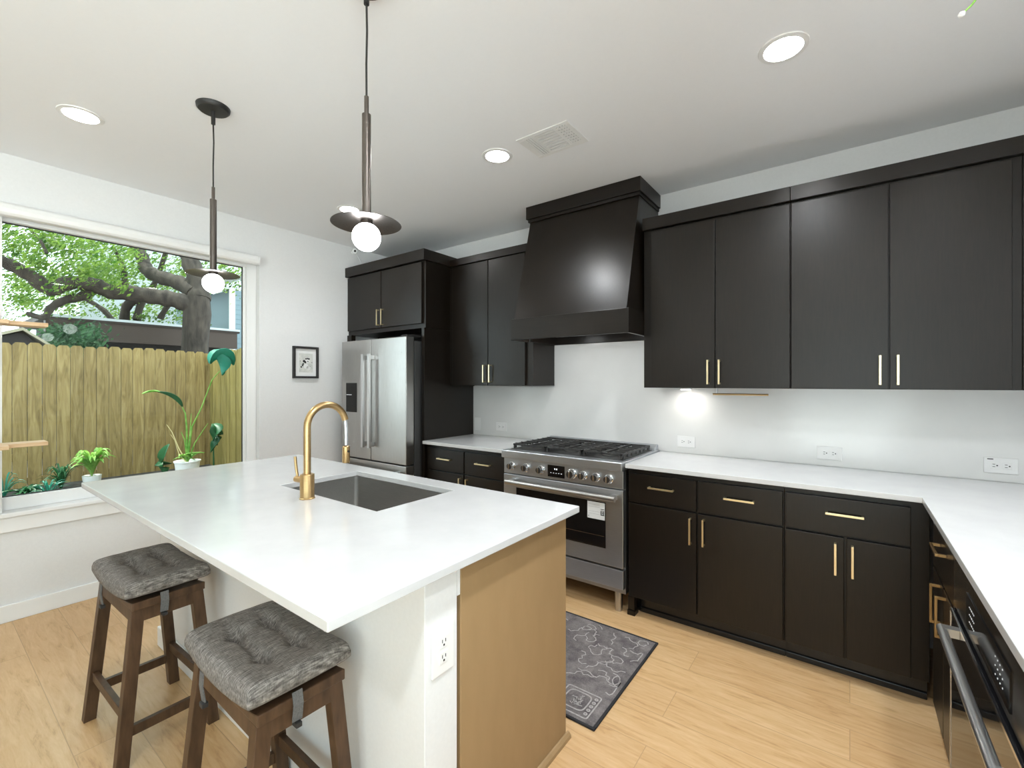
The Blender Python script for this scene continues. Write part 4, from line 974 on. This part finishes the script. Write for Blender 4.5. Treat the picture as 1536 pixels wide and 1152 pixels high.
leafobj(U(316, 546, zp-.1), U(332, 528, zp), U(350, 548, zp+.1), .26, 'leafteal', fold=.5); leafobj(U(322, 530, zp-.1), U(330, 545, zp), U(333, 563, zp), .22, 'leafteal', fold=.4)
for k in range(16): leafobj(top+Vector((0, 0, .02)), top+Vector((rr.uniform(-.12, .12), rr.uniform(-.12, .12), .16)), top+Vector((rr.uniform(-.17, .17), rr.uniform(-.17, .17), rr.uniform(.02, .14))), .05, 'leafb')
t = thing('broadleaf_plant', 'single huge upright green leaf growing left of the white pot', 'plant', tuple(Vector((U(246, 700, 6.2).x, U(246, 700, 6.2).y, 0))))
g0 = U(246, 712, 6.2); leafobj(g0, U(240, 690, 6.15)+Vector((0, 0, .05)), U(254, 666, 6.25), .23, 'leafd', t, .15); MB().cyl((g0.x, g0.y, -.03), g0, .012).build('stem', 'leafd', t)
t = thing('climbing_plant', 'drooping dark leaves of a vine in the fence corner', 'plant', tuple(Vector((U(322, 690, 6.8).x, U(322, 690, 6.8).y, 0))))
g1 = U(321, 640, 6.8); MB().tube([(g1.x, g1.y, -.03), U(320, 665, 6.8), g1], [.012, .010, .006], 8).build('stem', 'leafd', t)
leafobj(U(319, 636, 6.8), U(330, 640, 6.75), U(320, 662, 6.7), .16, 'leafd', t, .3); leafobj(U(327, 655, 6.8), U(326, 668, 6.75), U(316, 679, 6.7), .14, 'leafd', t, .3); leafobj(U(324, 638, 6.8), U(329, 652, 6.8), U(326, 668, 6.8), .13, 'leafd', t, .3)
def clump(px, py, zc, n, h, spread, m, label, wd=.03, pot=False):
    g0 = U(px, py, zc); g0.z = -.02
    t = thing('garden_plant', label, 'plant', tuple(g0))
    zb_ = 0
    if pot:
        MB().lathe([(.0001, 0), (.08, 0), (.10, .17), (.09, .17), (.0001, .15)], g0, 20).build('pot', 'white', t, smooth=True); zb_ = .15
    q = MB(); g0 = g0+Vector((0, 0, zb_))
    for _ in range(n):
        a = rr.uniform(0, 2*PI); s_ = rr.uniform(.4, 1)*spread; hh = rr.uniform(.5, 1)*h
        blade(q, g0, g0+Vector((math.cos(a)*s_*.4, math.sin(a)*s_*.4, hh*1.25)), g0+Vector((math.cos(a)*s_, math.sin(a)*s_, hh*.75)), wd, 6)
    q.build('leaves', m, t)
clump(138, 726, 6.1, 46, .42, .30, 'leafb', 'bright green leafy plant in a small white pot at the island corner view', .05, True)
clump(116, 745, 5.2, 60, .18, .17, 'leafb', 'low pale green ground plant left of the small white pot', .05)
clump(92, 730, 5.95, 40, .38, .30, 'leafd', 'arching dark grass tuft in front of the fence', .02)
clump(72, 744, 5.5, 24, .26, .22, 'leafteal', 'thin strappy tuft left of the arching grass', .018)
clump(38, 746, 5.6, 40, .15, .24, 'leafd', 'low dark green weeds at the left below the fence', .04)
clump(6, 752, 5.5, 16, .35, .25, 'leafteal', 'thin grass tuft at the left edge of the window', .018)
clump(222, 713, 6.2, 20, .16, .14, 'leafd', 'small weed at the foot of the fence left of the huge leaf', .04)
